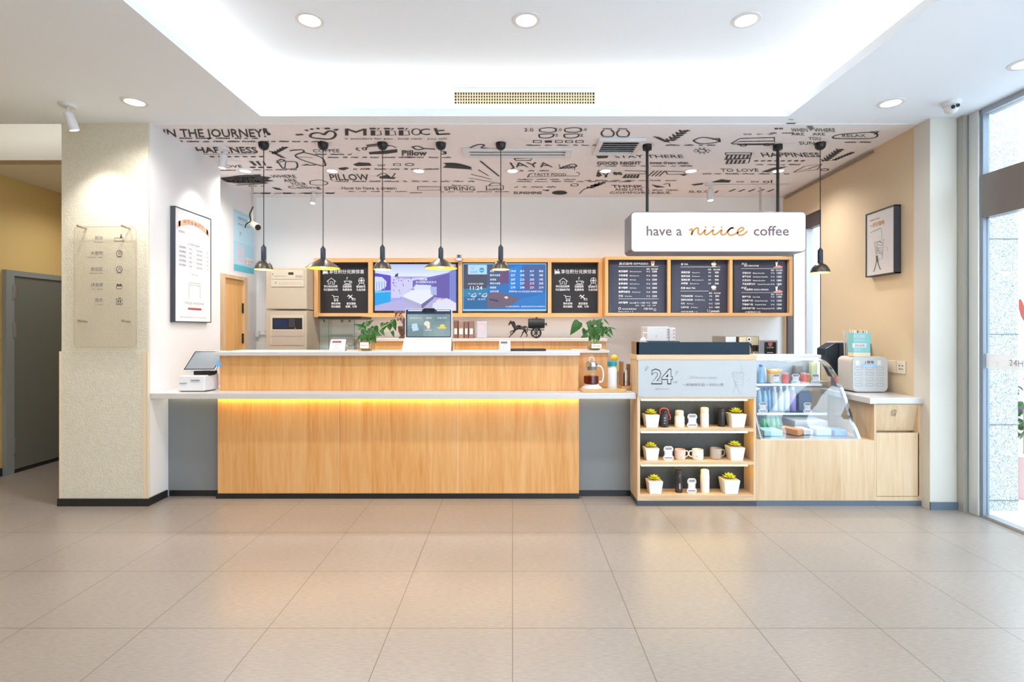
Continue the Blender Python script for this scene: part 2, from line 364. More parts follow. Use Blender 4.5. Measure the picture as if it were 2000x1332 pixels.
MB().box(3.686, 3.694, -3.6, 4.05, 2.665, CZ-.045).build('pane', M_glass, gw)
MB().box(3.65, 3.73, 1.55, 1.62, 0, 2.33).build('mullion', M_lalu, gw)
fb = MB().box(3.683, 3.6855, 1.62, 4.05, Z(722, 3.9), Z(692, 3.9)).build('frosted_band', glass('frosted_film', (1, 1, 1), .5, frost=.6, frost_col=(.9, .88, .86)), gw)
m = MB(); m.text('24H 欢迎光临', lambda u, v: (3.6815, 3.86-u*.06, 1.19+v*.06)); m.build('lettering', M_paleink, fb)
m = MB(); m.add([(3.684, 3.76+y*.001, 1.62+z*.001) for y, z in ((0, 40), (16, 66), (30, 60), (30, 0), (14, -60), (-16, -110), (-40, -150), (-62, -140), (-40, -80), (-20, -10))], [tuple(range(10))]); m.build('red_decal', mat('red_film', (.85, .22, .2), .5), gw)
# outside
struct(MB().box(3.76, 30, -12, 30, -.12, -.02).build('ground', mat('pale_paving', (.72, .70, .69), .7, noise_amt=.08, noise_scale=3)))
def granite():
    m = mat('speckled_granite', (.5, .52, .52), .5); nt = m.node_tree; b = nt.nodes['Principled BSDF']
    g = nt.nodes.new('ShaderNodeNewGeometry'); n = nt.nodes.new('ShaderNodeTexVoronoi'); nt.links.new(g.outputs['Position'], n.inputs['Vector']); n.inputs['Scale'].default_value = 170
    r = nt.nodes.new('ShaderNodeValToRGB'); r.color_ramp.elements[0].position = .12; r.color_ramp.elements[0].color = (.17, .19, .20, 1); r.color_ramp.elements[1].position = .75; r.color_ramp.elements[1].color = (.58, .60, .585, 1)
    sp = nt.nodes.new('ShaderNodeSeparateColor'); nt.links.new(n.outputs['Color'], sp.inputs[0]); nt.links.new(sp.outputs[0], r.inputs[0]); nt.links.new(r.outputs[0], b.inputs['Base Color']); return m
M_gran = granite()
gp = struct(MB().box(3.86, 4.135, 4.26, 4.62, -.02, 3.6).build('wall_granite_pier', M_gran))
m = MB()
for z in (.06, .68, 1.42, 2.2, 2.72): m.box(3.857, 4.138, 4.255, 4.625, z, z+.008)
m.build('joint', M_grayink, gp)
struct(MB().box(4.9, 5.1, 5.2, 14, -.02, 4.2).build('wall_street_side', mat('pale_street_render', (.62, .63, .65), .8, noise_amt=.15, noise_scale=2)))
struct(MB().box(11, 11.4, -10, 18, -.02, 5).build('wall_across_street', mat('pink_white_render', (.78, .70, .68), .8)))
# ================================================================== CEILING: drawing, lamps, vents, cameras
def cpt(px, py, dz=.0035):
    d = (CZ-H)*F/(CY-py); return ((px-CX)*d/F, d, CZ-dz)
mu = MB()
def mt(s, x0, x1, yb, yt, bold=0.0, shear=0.0, m=M_ink):
    mu.use(m); tw = textw(s, bold)
    mu.text(s, lambda u, v: cpt(x0+u/tw*(x1-x0), yb+(yt-yb)*v), bold, shear)
def ms(pts, wd=.014, sm=True, closed=False, m=M_ink):
    mu.use(m); p = [cpt(*q) for q in pts]
    mu.ribbon(smooth_path(p, 5, closed) if sm else p, wd, (0, 0, 1), closed and not sm)
def mf(pts, m=M_ink): mu.use(m); mu.poly([cpt(*q) for q in pts])
def mell(cx, cy, rx, ry, fill=False, wd=.012, m=M_ink):
    p = [(cx+rx*math.cos(a*math.pi/9), cy+ry*math.sin(a*math.pi/9)) for a in range(18)]
    mf(p, m) if fill else ms(p, wd, True, True, m)
def mbox(x0, x1, y0, y1, wd=.012, fill=False):
    p = [(x0, y0), (x1, y0), (x1, y1), (x0, y1)]; mf(p) if fill else ms(p+[p[0]], wd, False)
def scrawl(x0, x1, y, h=3.0, wd=.009, seed=1):            # a line of small joined handwriting
    rr = random.Random(seed); x = x0
    while x < x1:
        n = rr.randint(2, 6); p = []
        for k in range(n*2): p.append((x, y-(h if k % 2 else 0)*rr.uniform(.5, 1))); x += rr.uniform(1.8, 3.2)
        ms(p, wd); x += rr.uniform(4, 8)
def leafspray(x0, y0, x1, y1, n, l):
    ms([(x0, y0), (x1, y1)], .012, False)
    for k in range(n):
        t = (k+.5)/n; x = x0+(x1-x0)*t; y = y0+(y1-y0)*t; dx, dy = (x1-x0)/n, (y1-y0)/n
        for s in (1, -1):
            mf([(x, y), (x+s*l*.5+dx*.4, y-1.2+dy*.4), (x+s*l+dx*.7, y+dy*.6+s*1.0), (x+s*l*.5+dx*.1, y+1.2)])
mt('IN THE JOURNEY!', 322, 520, 267, 252, .012, -.2)
scrawl(335, 500, 270.5, 2.2, seed=2); scrawl(345, 630, 277, 2.6, seed=3); ms([(517, 250), (519, 256), (527, 262)], .03); mell(525, 262, 4, 1.3, True)
ms([(633, 263), (622, 259), (609, 261), (607, 267), (622, 270), (646, 271), (655, 264), (652, 257), (641, 256), (633, 263)], .022)
for a in ((596, 253, 602, 255), (606, 251, 612, 252), (618, 250, 624, 251), (634, 251, 644, 250), (653, 254, 660, 252), (578, 263, 592, 262)): ms([a[:2], a[2:]], .028, False)
mt('M', 674, 716, 264, 251, .0); 
for k, x in enumerate((724, 752, 779)):
    mf([(x, 254), (x+9, 254), (x+9, 264), (x, 264)]); ms([(x-2, 251), (x+10, 250.5)], .03, False); ms([(x+11, 254), (x+19, 255), (x+21, 263), (x+10, 264)], .009, False); ms([(x+13, 252), (x+17, 250)], .012, False)
mell(813, 257, 8, 6); mt('C', 820, 840, 263, 251, 0); mf([(847, 250), (853, 250), (858, 262), (852, 262)]); ms([(853, 262), (879, 261)], .03, False); ms([(856, 255), (868, 254)], .02, False)
mt('it wonders for you . now now . you will', 674, 872, 272, 268.5, 0)
for cx in (1075, 1124):
    ms([(cx-20, 251), (cx-6, 249), (cx+8, 250), (cx+10, 256), (cx-5, 258), (cx-20, 256), (cx-20, 251)], .012); mt('2.0', cx+9, cx+22, 255, 250, 0)
    ms([(cx-22, 262), (cx+4, 261), (cx+5, 266), (cx-5, 269), (cx-20, 268), (cx-22, 262)], .014); mt('2', cx+9, cx+15, 266, 261)
mt('2.0', 1024, 1042, 256, 250)
mbox(1042, 1057, 274, 278); mbox(1064, 1078, 274, 278, fill=True); mbox(1085, 1098, 274, 278); mbox(1105, 1118, 274, 278); mbox(1125, 1139, 274, 278)
scrawl(1028, 1165, 284, 2.4, seed=5)
for x in (1186, 1216): ms([(x-9, 251), (x+9, 251)], .014, False); ms([(x-6, 253), (x-11, 259), (x-7, 266), (x+9, 266), (x+13, 259), (x+7, 253)], .014)
leafspray(1278, 266, 1302, 277, 5, 8); leafspray(1304, 276, 1336, 254, 5, 12)
ms([(1354, 274), (1370, 268), (1390, 270), (1405, 275), (1390, 279), (1366, 280), (1354, 274)], .016); ms([(1392, 272), (1404, 270), (1406, 277)], .016); scrawl(1300, 1395, 284, 2.5, seed=6)
mell(1371, 294, 8, 3)
for a in range(10): ms([(1371+12*math.cos(a*.628), 294+4.4*math.sin(a*.628)), (1371+17*math.cos(a*.628), 294+6*math.sin(a*.628))], .012, False)
ms([(1428, 280), (1445, 270), (1512, 268), (1514, 280), (1430, 281), (1444, 276), (1513, 275)], .016, False); ms([(1440, 282), (1512, 282)], .022, False); mell(1452, 283, 6, 2.2); mell(1498, 282, 6, 2.2); mt('oo  o- ·o·', 1452, 1512, 263, 259)
ms([(1536, 240.5), (1554, 240.5)], .018, False); mt('tea', 1540, 1549, 234, 231); mt('ee', 1512, 1530, 252, 248, .02); scrawl(1505, 1535, 260, 2, seed=8)
mt('WHEN', 1546, 1578, 257, 250, 0, -.2); mt('WHERE', 1591, 1632, 257, 250, 0, -.2); mt('ARE', 1546, 1572, 264, 259, 0, -.2); mt('ARE', 1588, 1612, 264, 259, 0, -.2); mt('YOU', 1580, 1604, 273, 267, 0, -.2); mt('SUN', 1562, 1592, 282, 276, 0, -.2)
mf([(1575, 246), (1586, 245), (1590, 250), (1584, 255), (1580, 251)], M_grayink)
ms([(1640, 262), (1628, 266), (1634, 270), (1700, 270), (1714, 263), (1700, 258), (1640, 262)], .014); mt('RELAX', 1646, 1692, 267, 261.5, 0, -.2); ms([(1700, 257), (1716, 256), (1708, 262)], .014, False); scrawl(1650, 1700, 278, 2, seed=9)
# second and third rows
mt('HAPPINESS', 386, 505, 298, 287, .02, -.3); ms([(388, 301), (500, 300)], .008, False)
for k in range(7): ms([(410+k*16, 305.5), (419+k*16, 305.5)], .03, False)
leafspray(532, 300, 556, 287, 5, 7); leafspray(526, 294, 552, 308, 5, 7)
ms([(566, 294), (590, 292), (592, 297), (577, 303), (590, 312), (632, 324), (633, 314), (625, 306), (592, 297)], .018); ms([(578, 306), (610, 307)], .008, False); scrawl(590, 615, 323, 3, seed=10)
mt('COFFEE', 612, 664, 297, 291, .0, -.15); scrawl(615, 690, 302, 2.4, seed=11); scrawl(640, 795, 308, 2.6, seed=12)
mf([(720, 297), (740, 295), (776, 291), (776, 297), (755, 300), (722, 301)]); ms([(716, 284), (730, 282), (750, 281), (760, 285)], .026); ms([(715, 292), (720, 286), (760, 284), (774, 288)], .014); ms([(700, 288), (696, 291), (702, 294)], .014); mell(712, 290, 4, 2.4)
mt('Pillow', 785, 834, 303, 293.5, .03, 0); ms([(806, 287), (815, 292), (830, 290), (850, 291)], .02); ms([(804, 287), (816, 285), (828, 290)], .016); mt('3', 862, 873, 301, 295, .02); scrawl(785, 890, 308, 2.6, seed=13)
ms([(918, 288), (934, 282), (946, 283), (940, 288), (952, 289)], .018)
mt('STAY THERE', 1202, 1336, 308, 302, .0, -.2); mf([(1163, 302), (1190, 301), (1186, 308), (1168, 309)]); mt('GOOD NIGHT', 1166, 1252, 321, 315.5, .03); mt('sweet dream when', 1270, 1344, 320, 315, .02, -.1); scrawl(1166, 1345, 324.5, 2, seed=14)
mbox(1417, 1468, 298, 302); 
for k in range(6): mf([(1420+k*8, 302), (1424+k*8, 302), (1420+k*8, 310), (1416+k*8, 310)])
ms([(1414, 311), (1466, 309)], .02, False)
for k in range(5): mf([(1420+k*8, 312), (1425+k*8, 312), (1421+k*8, 319), (1417+k*8, 319)])
ms([(1468, 298), (1462, 318), (1416, 320)], .012, False)
mt('HAPPINESS', 1490, 1604, 306, 298, .01, -.3)
for k in range(8): ms([(1473+k*13, 314), (1481+k*13, 313.5)], .028, False)
leafspray(1607, 315, 1640, 291, 7, 9); leafspray(1625, 313, 1664, 297, 7, 5)
ms([(1550, 336), (1572, 324), (1605, 320), (1596, 331), (1550, 336), (1580, 329), (1604, 321)], .012, False); mell(1610, 331, 8, 2); scrawl(1476, 1560, 322, 2.2, seed=15)
mt('TO LOVE', 1408, 1482, 335, 329, .0, -.1); mf([(1488, 335), (1512, 327), (1538, 325), (1500, 336)]); scrawl(1372, 1545, 340, 2.6, seed=16)
mt('LOVE', 432, 474, 327, 322, 0, -.2)
for k in range(3): mf([(486+k*13, 314), (494+k*11, 315), (502+k*9, 323), (496+k*11, 323)]); mell(494+k*16, 326.5, 6, 1.4, True)
scrawl(430, 470, 333, 2, seed=17); scrawl(495, 575, 332, 2.4, seed=18)
ms([(541, 314), (552, 311), (558, 315), (578, 316), (579, 328), (555, 329), (546, 320), (541, 314)], .016); ms([(558, 316), (556, 328)], .012, False); ms([(546, 310), (556, 313), (540, 318)], .012)
mf([(690, 321), (700, 317), (722, 318), (726, 323), (696, 324)]); mf([(660, 328), (676, 326), (682, 328), (672, 332), (664, 331)]); mt('up', 738, 752, 324, 319); mbox(769, 782, 319, 323); mell(800, 321, 8, 2.4); scrawl(690, 860, 331, 3, seed=19)
for k in range(26):
    t = k/26; x = 866+t*50; ms([(x, 318+t*7-3*math.sin(math.pi*t)), (x+6, 321+t*6), (x, 327+t*3)], .011)
ms([(900, 328), (922, 330)], .03, False)
ms([(938, 314), (975, 344)], .02, False); ms([(934, 331), (954, 343)], .012, False); ms([(920, 340), (960, 350)], .012, False); ms([(916, 347), (965, 356)], .01); ms([(1004, 309), (1008, 313), (1036, 313), (1040, 308), (1004, 309)], .018, False)
mt('JAYA', 996, 1080, 326, 317, .0, -.25); scrawl(1010, 1075, 334, 2.4, seed=21); ms([(1092, 329), (1118, 320), (1125, 325), (1096, 328)], .016); mt('Lucky', 1094, 1126, 329, 321, 0, -.3)
mf([(1164, 344), (1168, 332), (1176, 331), (1172, 337), (1176, 342), (1170, 345)]); mt('ee', 1198, 1216, 341, 333, .03, -.2); ms([(1190, 333), (1182, 346)], .02, False); ms([(1174, 334), (1186, 345)], .014, False)
ms([(1220, 333), (1260, 334), (1262, 339), (1222, 340), (1216, 347), (1246, 347), (1248, 340)], .014, False)
for k in range(5): mf([(1221+k*6, 341), (1225+k*6, 341), (1222+k*6, 347), (1217+k*6, 347)])
for k in range(4): ms([(1266+k*7, 344), (1278+k*7, 333)], .014, False)
ms([(1300, 334), (1336, 335), (1338, 340), (1304, 340), (1300, 334)], .014, False); mf([(1328, 341), (1344, 340), (1336, 343)]); scrawl(1142, 1325, 353, 2, seed=22)
# back rows
mf([(430, 347), (470, 342), (510, 340), (508, 343), (530, 346), (522, 350), (536, 353), (515, 355), (528, 357), (470, 358), (440, 355)])
mt('QUIET', 452, 500, 349.5, 345, .01, -.2, M_paper); mt('BREATHE', 446, 510, 355.5, 351, .01, -.2, M_paper); ms([(462, 361), (520, 358)], .022, False); scrawl(486, 520, 364, 2.2, seed=23); mf([(530, 365), (545, 367), (552, 371), (540, 370)])
mt('WHERE', 532, 580, 347, 341, 0, -.5); mt('ARE', 556, 582, 355, 349, 0, -.5); mt('YOUR', 570, 600, 362, 356, 0, -.5); mt('Calling', 566, 628, 368, 363, 0, -.4); scrawl(490, 620, 378, 2, seed=24)
for k in range(4): mf([(508+k*42, 376), (528+k*42, 376), (526+k*42, 378.4), (512+k*42, 378.4)])
ms([(606, 353), (625, 351), (640, 357), (632, 361), (608, 360), (606, 353)], .012)
mt('PILLOW', 646, 722, 351.5, 340, .01, -.25); ms([(736, 344), (748, 338), (758, 342), (764, 347), (772, 338)], .014); mf([(740, 345), (756, 341), (762, 346), (774, 346), (770, 349), (742, 348)]); scrawl(655, 915, 355, 2.8, seed=25)
mt('How to have a dream', 668, 775, 370, 364, 0, -.2); scrawl(680, 780, 374.5, 2, seed=26); scrawl(800, 820, 377, 3, seed=27)
mbox(816, 860, 364, 371, .014); ms([(820, 366), (856, 366)], .008, False); mt('SPRING', 868, 928, 371.5, 364, .0, -.1); mt('flow on', 882, 915, 363, 360); scrawl(860, 972, 375, 2.2, seed=28)
ms([(950, 371), (950, 363), (983, 362), (983, 370), (950, 371)], .014, False); ms([(955, 362), (960, 358), (974, 357), (978, 361)], .014); mt('CAKE', 955, 980, 370, 367)
ms([(1030, 346), (1034, 340), (1040, 338)], .014, False); mt('TASTY FOOD', 1042, 1106, 343, 338, 0); ms([(1032, 345), (1130, 343), (1132, 338), (1126, 336)], .01, False); scrawl(1012, 1110, 351, 2, seed=29); scrawl(1010, 1180, 355, 2, seed=30)
mt('SUNSHINE', 1003, 1058, 378.5, 374, .02); mf([(1058, 371), (1074, 370), (1070, 373)]); mell(1093, 376, 15, 4, True); mt('happy', 1082, 1104, 377.5, 374, 0, 0, M_paper); mell(1122, 361, 7, 2.4); ms([(1132, 378), (1140, 370), (1160, 362), (1178, 359)], .014); mf([(1152, 362), (1168, 358), (1174, 361), (1160, 364)]); scrawl(1004, 1070, 366, 3, seed=31)
leafspray(1146, 368, 1175, 356, 4, 8)
mt('THINK', 1196, 1258, 366, 361, .01, -.2); mt('AND LOVE', 1202, 1256, 372, 367.5, .01, -.2); mt('COMFORTABLE', 1192, 1310, 378, 374, .0, -.2); mf([(1202, 355), (1234, 353), (1230, 355)]); mf([(1272, 360), (1300, 365), (1282, 366)]); ms([(1296, 360), (1306, 358), (1308, 364)], .014); scrawl(1262, 1312, 372, 2.6, seed=32)
mf([(1350, 360), (1374, 357), (1372, 360), (1356, 362)]); mf([(1390, 355), (1410, 350), (1428, 352), (1424, 356), (1396, 356)]); mt('oo . oo', 1438, 1482, 356, 352); mt('ol', 1490, 1508, 357, 351); ms([(1380, 360), (1542, 359)], .008, False)
mt('o.o.o', 1346, 1385, 376, 370); mf([(1394, 376), (1404, 371), (1400, 376)])
for k in range(5): ms([(1424+k*19, 374), (1436+k*19, 369)], .024, False)
mu.build('drawing', M_ink, rear_ceiling, recalc=False)

# recessed downlights
M_lamp = emis('lamp_white', (1, .96, .90), 6.0)
def downlight(px, py, cz, power, lab, group, r=.09, warm=WHITE):
    d = (cz-H)*F/(CY-py); x = X(px, d)
    t = thing('ceiling_downlight', (x, d, cz), lab, 'ceiling light', group)
    MB().lathe((x, d, cz), [(r*.72, -.001), (r*.74, -.006), (r, -.004), (r*1.02, .001)], 28, caps=False).build('trim_ring', M_white, t, smooth=True)
    MB().lathe((x, d, cz), [(0, -.0035), (r*.73, -.0035)], 24, caps=False).build('diffuser', M_lamp, t)
    light('lamp', 'SPOT', (x, d, cz-.02), power, warm, parent=t, spot_size=R(150), spot_blend=1, shadow_soft_size=.06)
    return t
G1, G2, G3 = 'downlights in the raised ceiling', 'downlights in the low ceiling', 'downlights over the staff area'
for px, lab in ((605, 'round downlight in the raised white ceiling, left of the three'), (1028, 'round downlight in the raised white ceiling, straight above the vent grille'), (1457, 'round downlight in the raised white ceiling, right of the three')):
    downlight(px, 39, TZ, 70, lab, G1)
downlight(263, 199, CZ, 66, 'round downlight in the low ceiling beside the cream pillar', G2)
downlight(1740, 201, CZ, 12, 'round downlight in the low ceiling near the dome camera', G2)
downlight(2003, 124, CZ, 18, 'round downlight cut by the edge above the entrance glass', G2)
for x, y, cz, pw, lab in ((-1.3, .9, TZ, 70, 'added unseen downlight in the raised ceiling behind the viewpoint, left'), (1.5, .9, TZ, 70, 'added unseen downlight in the raised ceiling behind the viewpoint, right'), (-4.3, 2.2, CZ, 60, 'added unseen downlight in the low ceiling before the corridor'), (-4.3, .6, CZ, 80, 'added unseen downlight in the low ceiling far left of the viewpoint')):  # fill downlights added out of view to brighten the room
    downlight(CX+x*F/y, CY-(cz-H)*F/y, cz, pw, lab, G1 if cz == TZ else G2)
t = downlight(CX-4.42*F/5.6, CY-(2.998-H)*F/5.6, 2.998, 34, 'added unseen downlight in the corridor ceiling behind the cream pillar', G2)  # added lamp hidden by the pillar, brightens the corridor wall
names = ['first from the left wall', 'second from the left wall', 'third from the left wall', 'beside the lettering JAYA', 'below the square air grille', 'between the two black sign rods', 'beside the right black sign rod']
for px, nm in zip((479, 649, 818, 1001, 1183, 1350, 1520), names):
    downlight(px, 333.5, CZ, 62, 'small downlight in the drawn-on ceiling, '+nm, G3, .075)
# white track spotlights
def spot(px, py, tip, lab, power, target=None, s=1.0, parent_cz=CZ):
    d = (CZ-H)*F/(CY-py); x = X(px, d); t = thing('spotlight', (x, d, CZ), lab, 'spotlight', 'white surface spotlights')
    MB().lathe((x, d, CZ), [(.05*s, -.022*s), (.052*s, -.018*s), (.052*s, 0)], 20).build('canopy', M_wplastic, t, smooth=True)
    MB().tube([(x, d, CZ-.02*s), (x, d, CZ-.075*s)], .009*s).build('stem', M_wplastic, t, smooth=True)
    p0 = Vector((x, d, CZ-.065*s)); dv = Vector(tip).normalized()
    MB().tube([p0-dv*.015*s, p0+dv*.0*s, p0+dv*.115*s, p0+dv*.125*s], [.02*s, .033*s, .037*s, .035*s], 18).build('head', M_wplastic, t, smooth=True)
    e = p0+dv*.127*s
    MB().tube([e, e+dv*.001], .028*s, 16).build('lens', emis('spot_lens', (1, .97, .9), 4.0), t)
    q = dv.to_track_quat('-Z', 'Y').to_euler()
    if power:
        dd = (Vector(target)-e).normalized() if target else dv
        light('lamp', 'SPOT', e+dv*.02, power, WHITE, rot=dd.to_track_quat('-Z', 'Y').to_euler(), parent=t, spot_size=R(88), spot_blend=1, shadow_soft_size=.02)
    return t
spot(133, 204, (.15, .3, -1), 'white spotlight on the low ceiling in front of the cream pillar', 24, (-3.36, 4.33, 1.95))
spot(437, 289, (-.12, .0, -1), 'white spotlight beside the white wall with the tall lit poster', 12, (-3.02, 4.95, 2.0))
spot(612, 371, (0, -.2, -1), 'small white spotlight at the rear ceiling edge above the tall panel cabinet', 8, s=.9)
spot(1387, 359, (.0, -.1, -1), 'white spotlight at the rear ceiling edge left of the thin pole', 8, s=1.05)
# supply grille in the raised ceiling's end face
def grille():
    yb = TY+.089; x0, x1 = X(882, yb), X(1166, yb); z0, z1 = Z(209, yb)-.01, Z(175, yb)
    t = thing('air_grille', ((x0+x1)/2, yb, (z0+z1)/2), 'long cream ceiling air grille on the end face of the raised ceiling', 'air vent')
    a0, a1 = X(888, yb), X(1161, yb); b0, b1 = Z(204, yb), Z(181, yb)
    m = MB(); m.box(x0, x1, yb-.012, yb, b1, z1); m.box(x0, x1, yb-.012, yb, z0, b0); m.box(x0, a0, yb-.012, yb, b0, b1); m.box(a1, x1, yb-.012, yb, b0, b1)
    m.build('frame', M_cream, t)
    MB().box(a0, a1, yb-.002, yb-.001, b0, b1).build('backing', M_kick, t)
    m = MB()
    for k in range(1, 4): z = b0+(b1-b0)*k/4; m.box(a0, a1, yb-.011, yb-.003, z-.0025, z+.0025)
    for k in range(1, 54): x = a0+(a1-a0)*k/54; m.box(x-.0045, x+.0045, yb-.010, yb-.0035, b0, b1)
    m.build('louvre', mat('gold_cream_slats', (.62, .52, .34), .5), t)
grille()
def slot_vent():
    d0, d1 = 4.93, 5.17; x0, x1 = -.475, .57
    t = thing('slot_diffuser', (.05, 5.05, CZ), 'long white slot air diffuser in the drawn-on ceiling', 'air vent')
    m = MB(); s0, s1 = d0+.055, d1-.055; c = (s0+s1)/2
    for a in ((x0, x1, d0, s0), (x0, x1, s1, d1), (x0, x0+.06, s0, s1), (x1-.06, x1, s0, s1), (x0+.06, x1-.06, c-.012, c+.012)): m.box(*a, CZ-.018, CZ-.001)
    m.build('frame', M_wplastic, t, bevel=.003)
    MB().box(x0+.05, x1-.05, s0, s1, CZ-.006, CZ-.004).build('slot', mat('slot_grey', (.12, .13, .15), .5), t)
slot_vent()
def square_vent():
    d0, d1 = 4.66, 5.06; x0, x1 = .775, 1.195
    t = thing('return_grille', (.98, 4.86, CZ), 'square white louvred return grille in the drawn-on ceiling', 'air vent')
    m = MB(); b = .045
    for a in ((x0, x1, d0, d0+b), (x0, x1, d1-b, d1), (x0, x0+b, d0+b, d1-b), (x1-b, x1, d0+b, d1-b)): m.box(*a, CZ-.03, CZ-.001)
    m.build('frame', M_wplastic, t, bevel=.003)
    MB().box(x0+b, x1-b, d0+b, d1-b, CZ-.005, CZ-.004).build('backing', M_kick, t)
    m = MB()
    for k in range(6):
        y = d0+b+(d1-d0-2*b)*(k+.5)/6; m.prism([(y-.018, CZ-.026), (y+.012, CZ-.012), (y+.012, CZ-.009), (y-.018, CZ-.022)], 'x', x0+b, x1-b)
    m.build('louvre', M_wplastic, t)
square_vent()
# dome camera and other cameras
def dome_cam():
    d = 3.93; x = X(1858, d); t = thing('dome_camera', (x, d, CZ), 'white dome security camera with two lenses on the low ceiling', 'camera')
    MB().lathe((x, d, CZ), [(.045, -.035), (.055, -.03), (.062, -.004), (.062, 0)], 24).build('base', M_wplastic, t, smooth=True)
    MB().sphere((x, d, CZ-.045), .046, 20, 12).build('ball', M_wplastic, t, smooth=True)
    for k, dx in enumerate((-.02, .014)): MB().lathe((x+dx-.004, d-.043, CZ-.055+.012*k), [(.0145, 0), (.0145, -.006)], 16, ax='y').build('lens', M_black, t)
dome_cam()
def bullet(loc, dv, pole_top, lab, body, s=1.0, group=None):
    t = thing('security_camera', loc, lab, 'camera', group); p = Vector(loc); dv = Vector(dv).normalized()
    if pole_top: MB().tube([(loc[0], loc[1], CZ), (loc[0], loc[1], CZ-.012), (loc[0], loc[1], CZ-.0121), (loc[0], loc[1], loc[2]+.03)], [.035, .035, .012, .012], 10).build('pole', mat('greyish_tube', (.5, .46, .40), .4, .3), t, smooth=True)
    else: MB().tube([p, p+Vector((.0, 0, .06))], .012).build('bracket', body, t, smooth=True)
    MB().tube([p-dv*.05*s, p+dv*.12*s, p+dv*.121*s, p+dv*.15*s], [.035*s, .037*s, .042*s, .042*s], 16).build('body', body, t, smooth=True)
    MB().tube([p+dv*.1505*s, p+dv*.153*s], .034*s, 16).build('lens', M_black, t)
    return t
tc = bullet((X(493, 6.2), 6.2, Z(437, 6.2)), (.75, -.6, -.42), True, 'cream bullet camera hanging from a pole at the rear left corner', mat('cream_camera', (.66, .58, .42), .5), 1.0)
MB().tube(smooth_path([(X(493, 6.2)+.02, 6.18, Z(404, 6.2)), (X(491, 6.2), 6.16, Z(420, 6.2)), (X(492, 6.2)+.01, 6.15, Z(432, 6.2)), (X(486, 6.2), 6.14, Z(440, 6.2)), (X(484, 6.2), 6.14, Z(447, 6.2))]), .008, 6).build('cable', M_black, tc, smooth=True)
bullet((X(1580, 6.3)-.02, 6.28, Z(364, 6.3)), (.45, -.8, -.35), False, 'white bullet camera on the yellow wall under the ceiling', M_wplastic, .8)
o = MB().tube([(X(1485, 6.3), 6.3, CZ-.001), (X(1485, 6.3), 6.3, Z(412, 6.3))], .011, 8).build('ceiling_pole', mat('greyish_tube', (.5, .46, .40), .4, .3), smooth=True); tag(o, 'thin grey pole hanging from the ceiling behind the lit coffee sign', 'pole')
o = MB().tube([(rw(4.95)-.012, 4.95, CZ-.03), (rw(5.3)-.012, 5.3, CZ-.03), (rw(6.7)-.012, 6.7, CZ-.03)], .012, 8).build('conduit', mat('brown_conduit', (.25, .2, .17), .5), smooth=True); tag(o, 'thin brown conduit along the top of the yellow wall', 'pipe')

# pendant lamps
M_bronze = mat('dark_bronze_shade', (.10, .085, .07), .35, .6)
def pendant(px, kind, lab, dy=0.0):
    d = 4.8; x = X(px, d); z = lambda py: Z(py+dy, d); t = thing('pendant_lamp', (x, d, CZ), lab, 'pendant lamp', 'black pendant lamps')
    MB().lathe((x, d, 0), [(.005, Z(293, d)), (.022, Z(292.5, d)), (.041, Z(289, d)), (.047, Z(284, d)), (.047, CZ)], 24).build('canopy', M_black, t, smooth=True)
    top, neck = (480, 508) if kind == 'dome' else (483, 505)
    MB().tube([(x, d, Z(293, d)), (x, d, z(top))], .0038, 8).build('cord', M_black, t, smooth=True)
    MB().lathe((x, d, 0), [(.004, z(top-3)), (.012, z(top)), (.023, z(top+3)), (.023, z(neck)), (.028, z(neck+1))][::-1], 20).build('socket', M_navy, t, smooth=True)
    if kind == 'dome': r = 17.5/F*d; prof = [(.026, z(509)), (.045, z(511)), (.062, z(515)), (.075, z(520)), (r, z(526))]
    else: r = 32.5/F*d; prof = [(.024, z(505)), (.07, z(511)), (.12, z(517.5)), (r, z(523.5))]
    s = MB().lathe((x, d, 0), prof, 40, caps=False).build('shade', M_bronze, t, smooth=True)
    MB().lathe((x, d, 0), [(max(.004, a-.003), b-.003) for a, b in prof], 40, caps=False).build('lining', M_gold, s, smooth=True)
    zb = z(518); MB().sphere((x, d, zb), .027, 16, 10).build('bulb', emis('warm_bulb', (1, .86, .6), 9.0), t, smooth=True)
    light('lamp', 'POINT', (x, d, zb-.035), 3.0, (1, .78, .5), parent=t, shadow_soft_size=.025)
pendant(515, 'dome', 'small dome pendant lamp nearest the white side wall')
pendant(631, 'cone', 'wide cone pendant lamp in front of the left chalkboard')
pendant(747, 'dome', 'small dome pendant lamp in front of the bedroom screen')
pendant(861, 'cone', 'wide cone pendant lamp above the upright tablet kiosk')
pendant(978, 'dome', 'small dome pendant lamp in front of the price screen')
pendant(1602, 'dome', 'small dome pendant lamp in front of the yellow wall', 6)

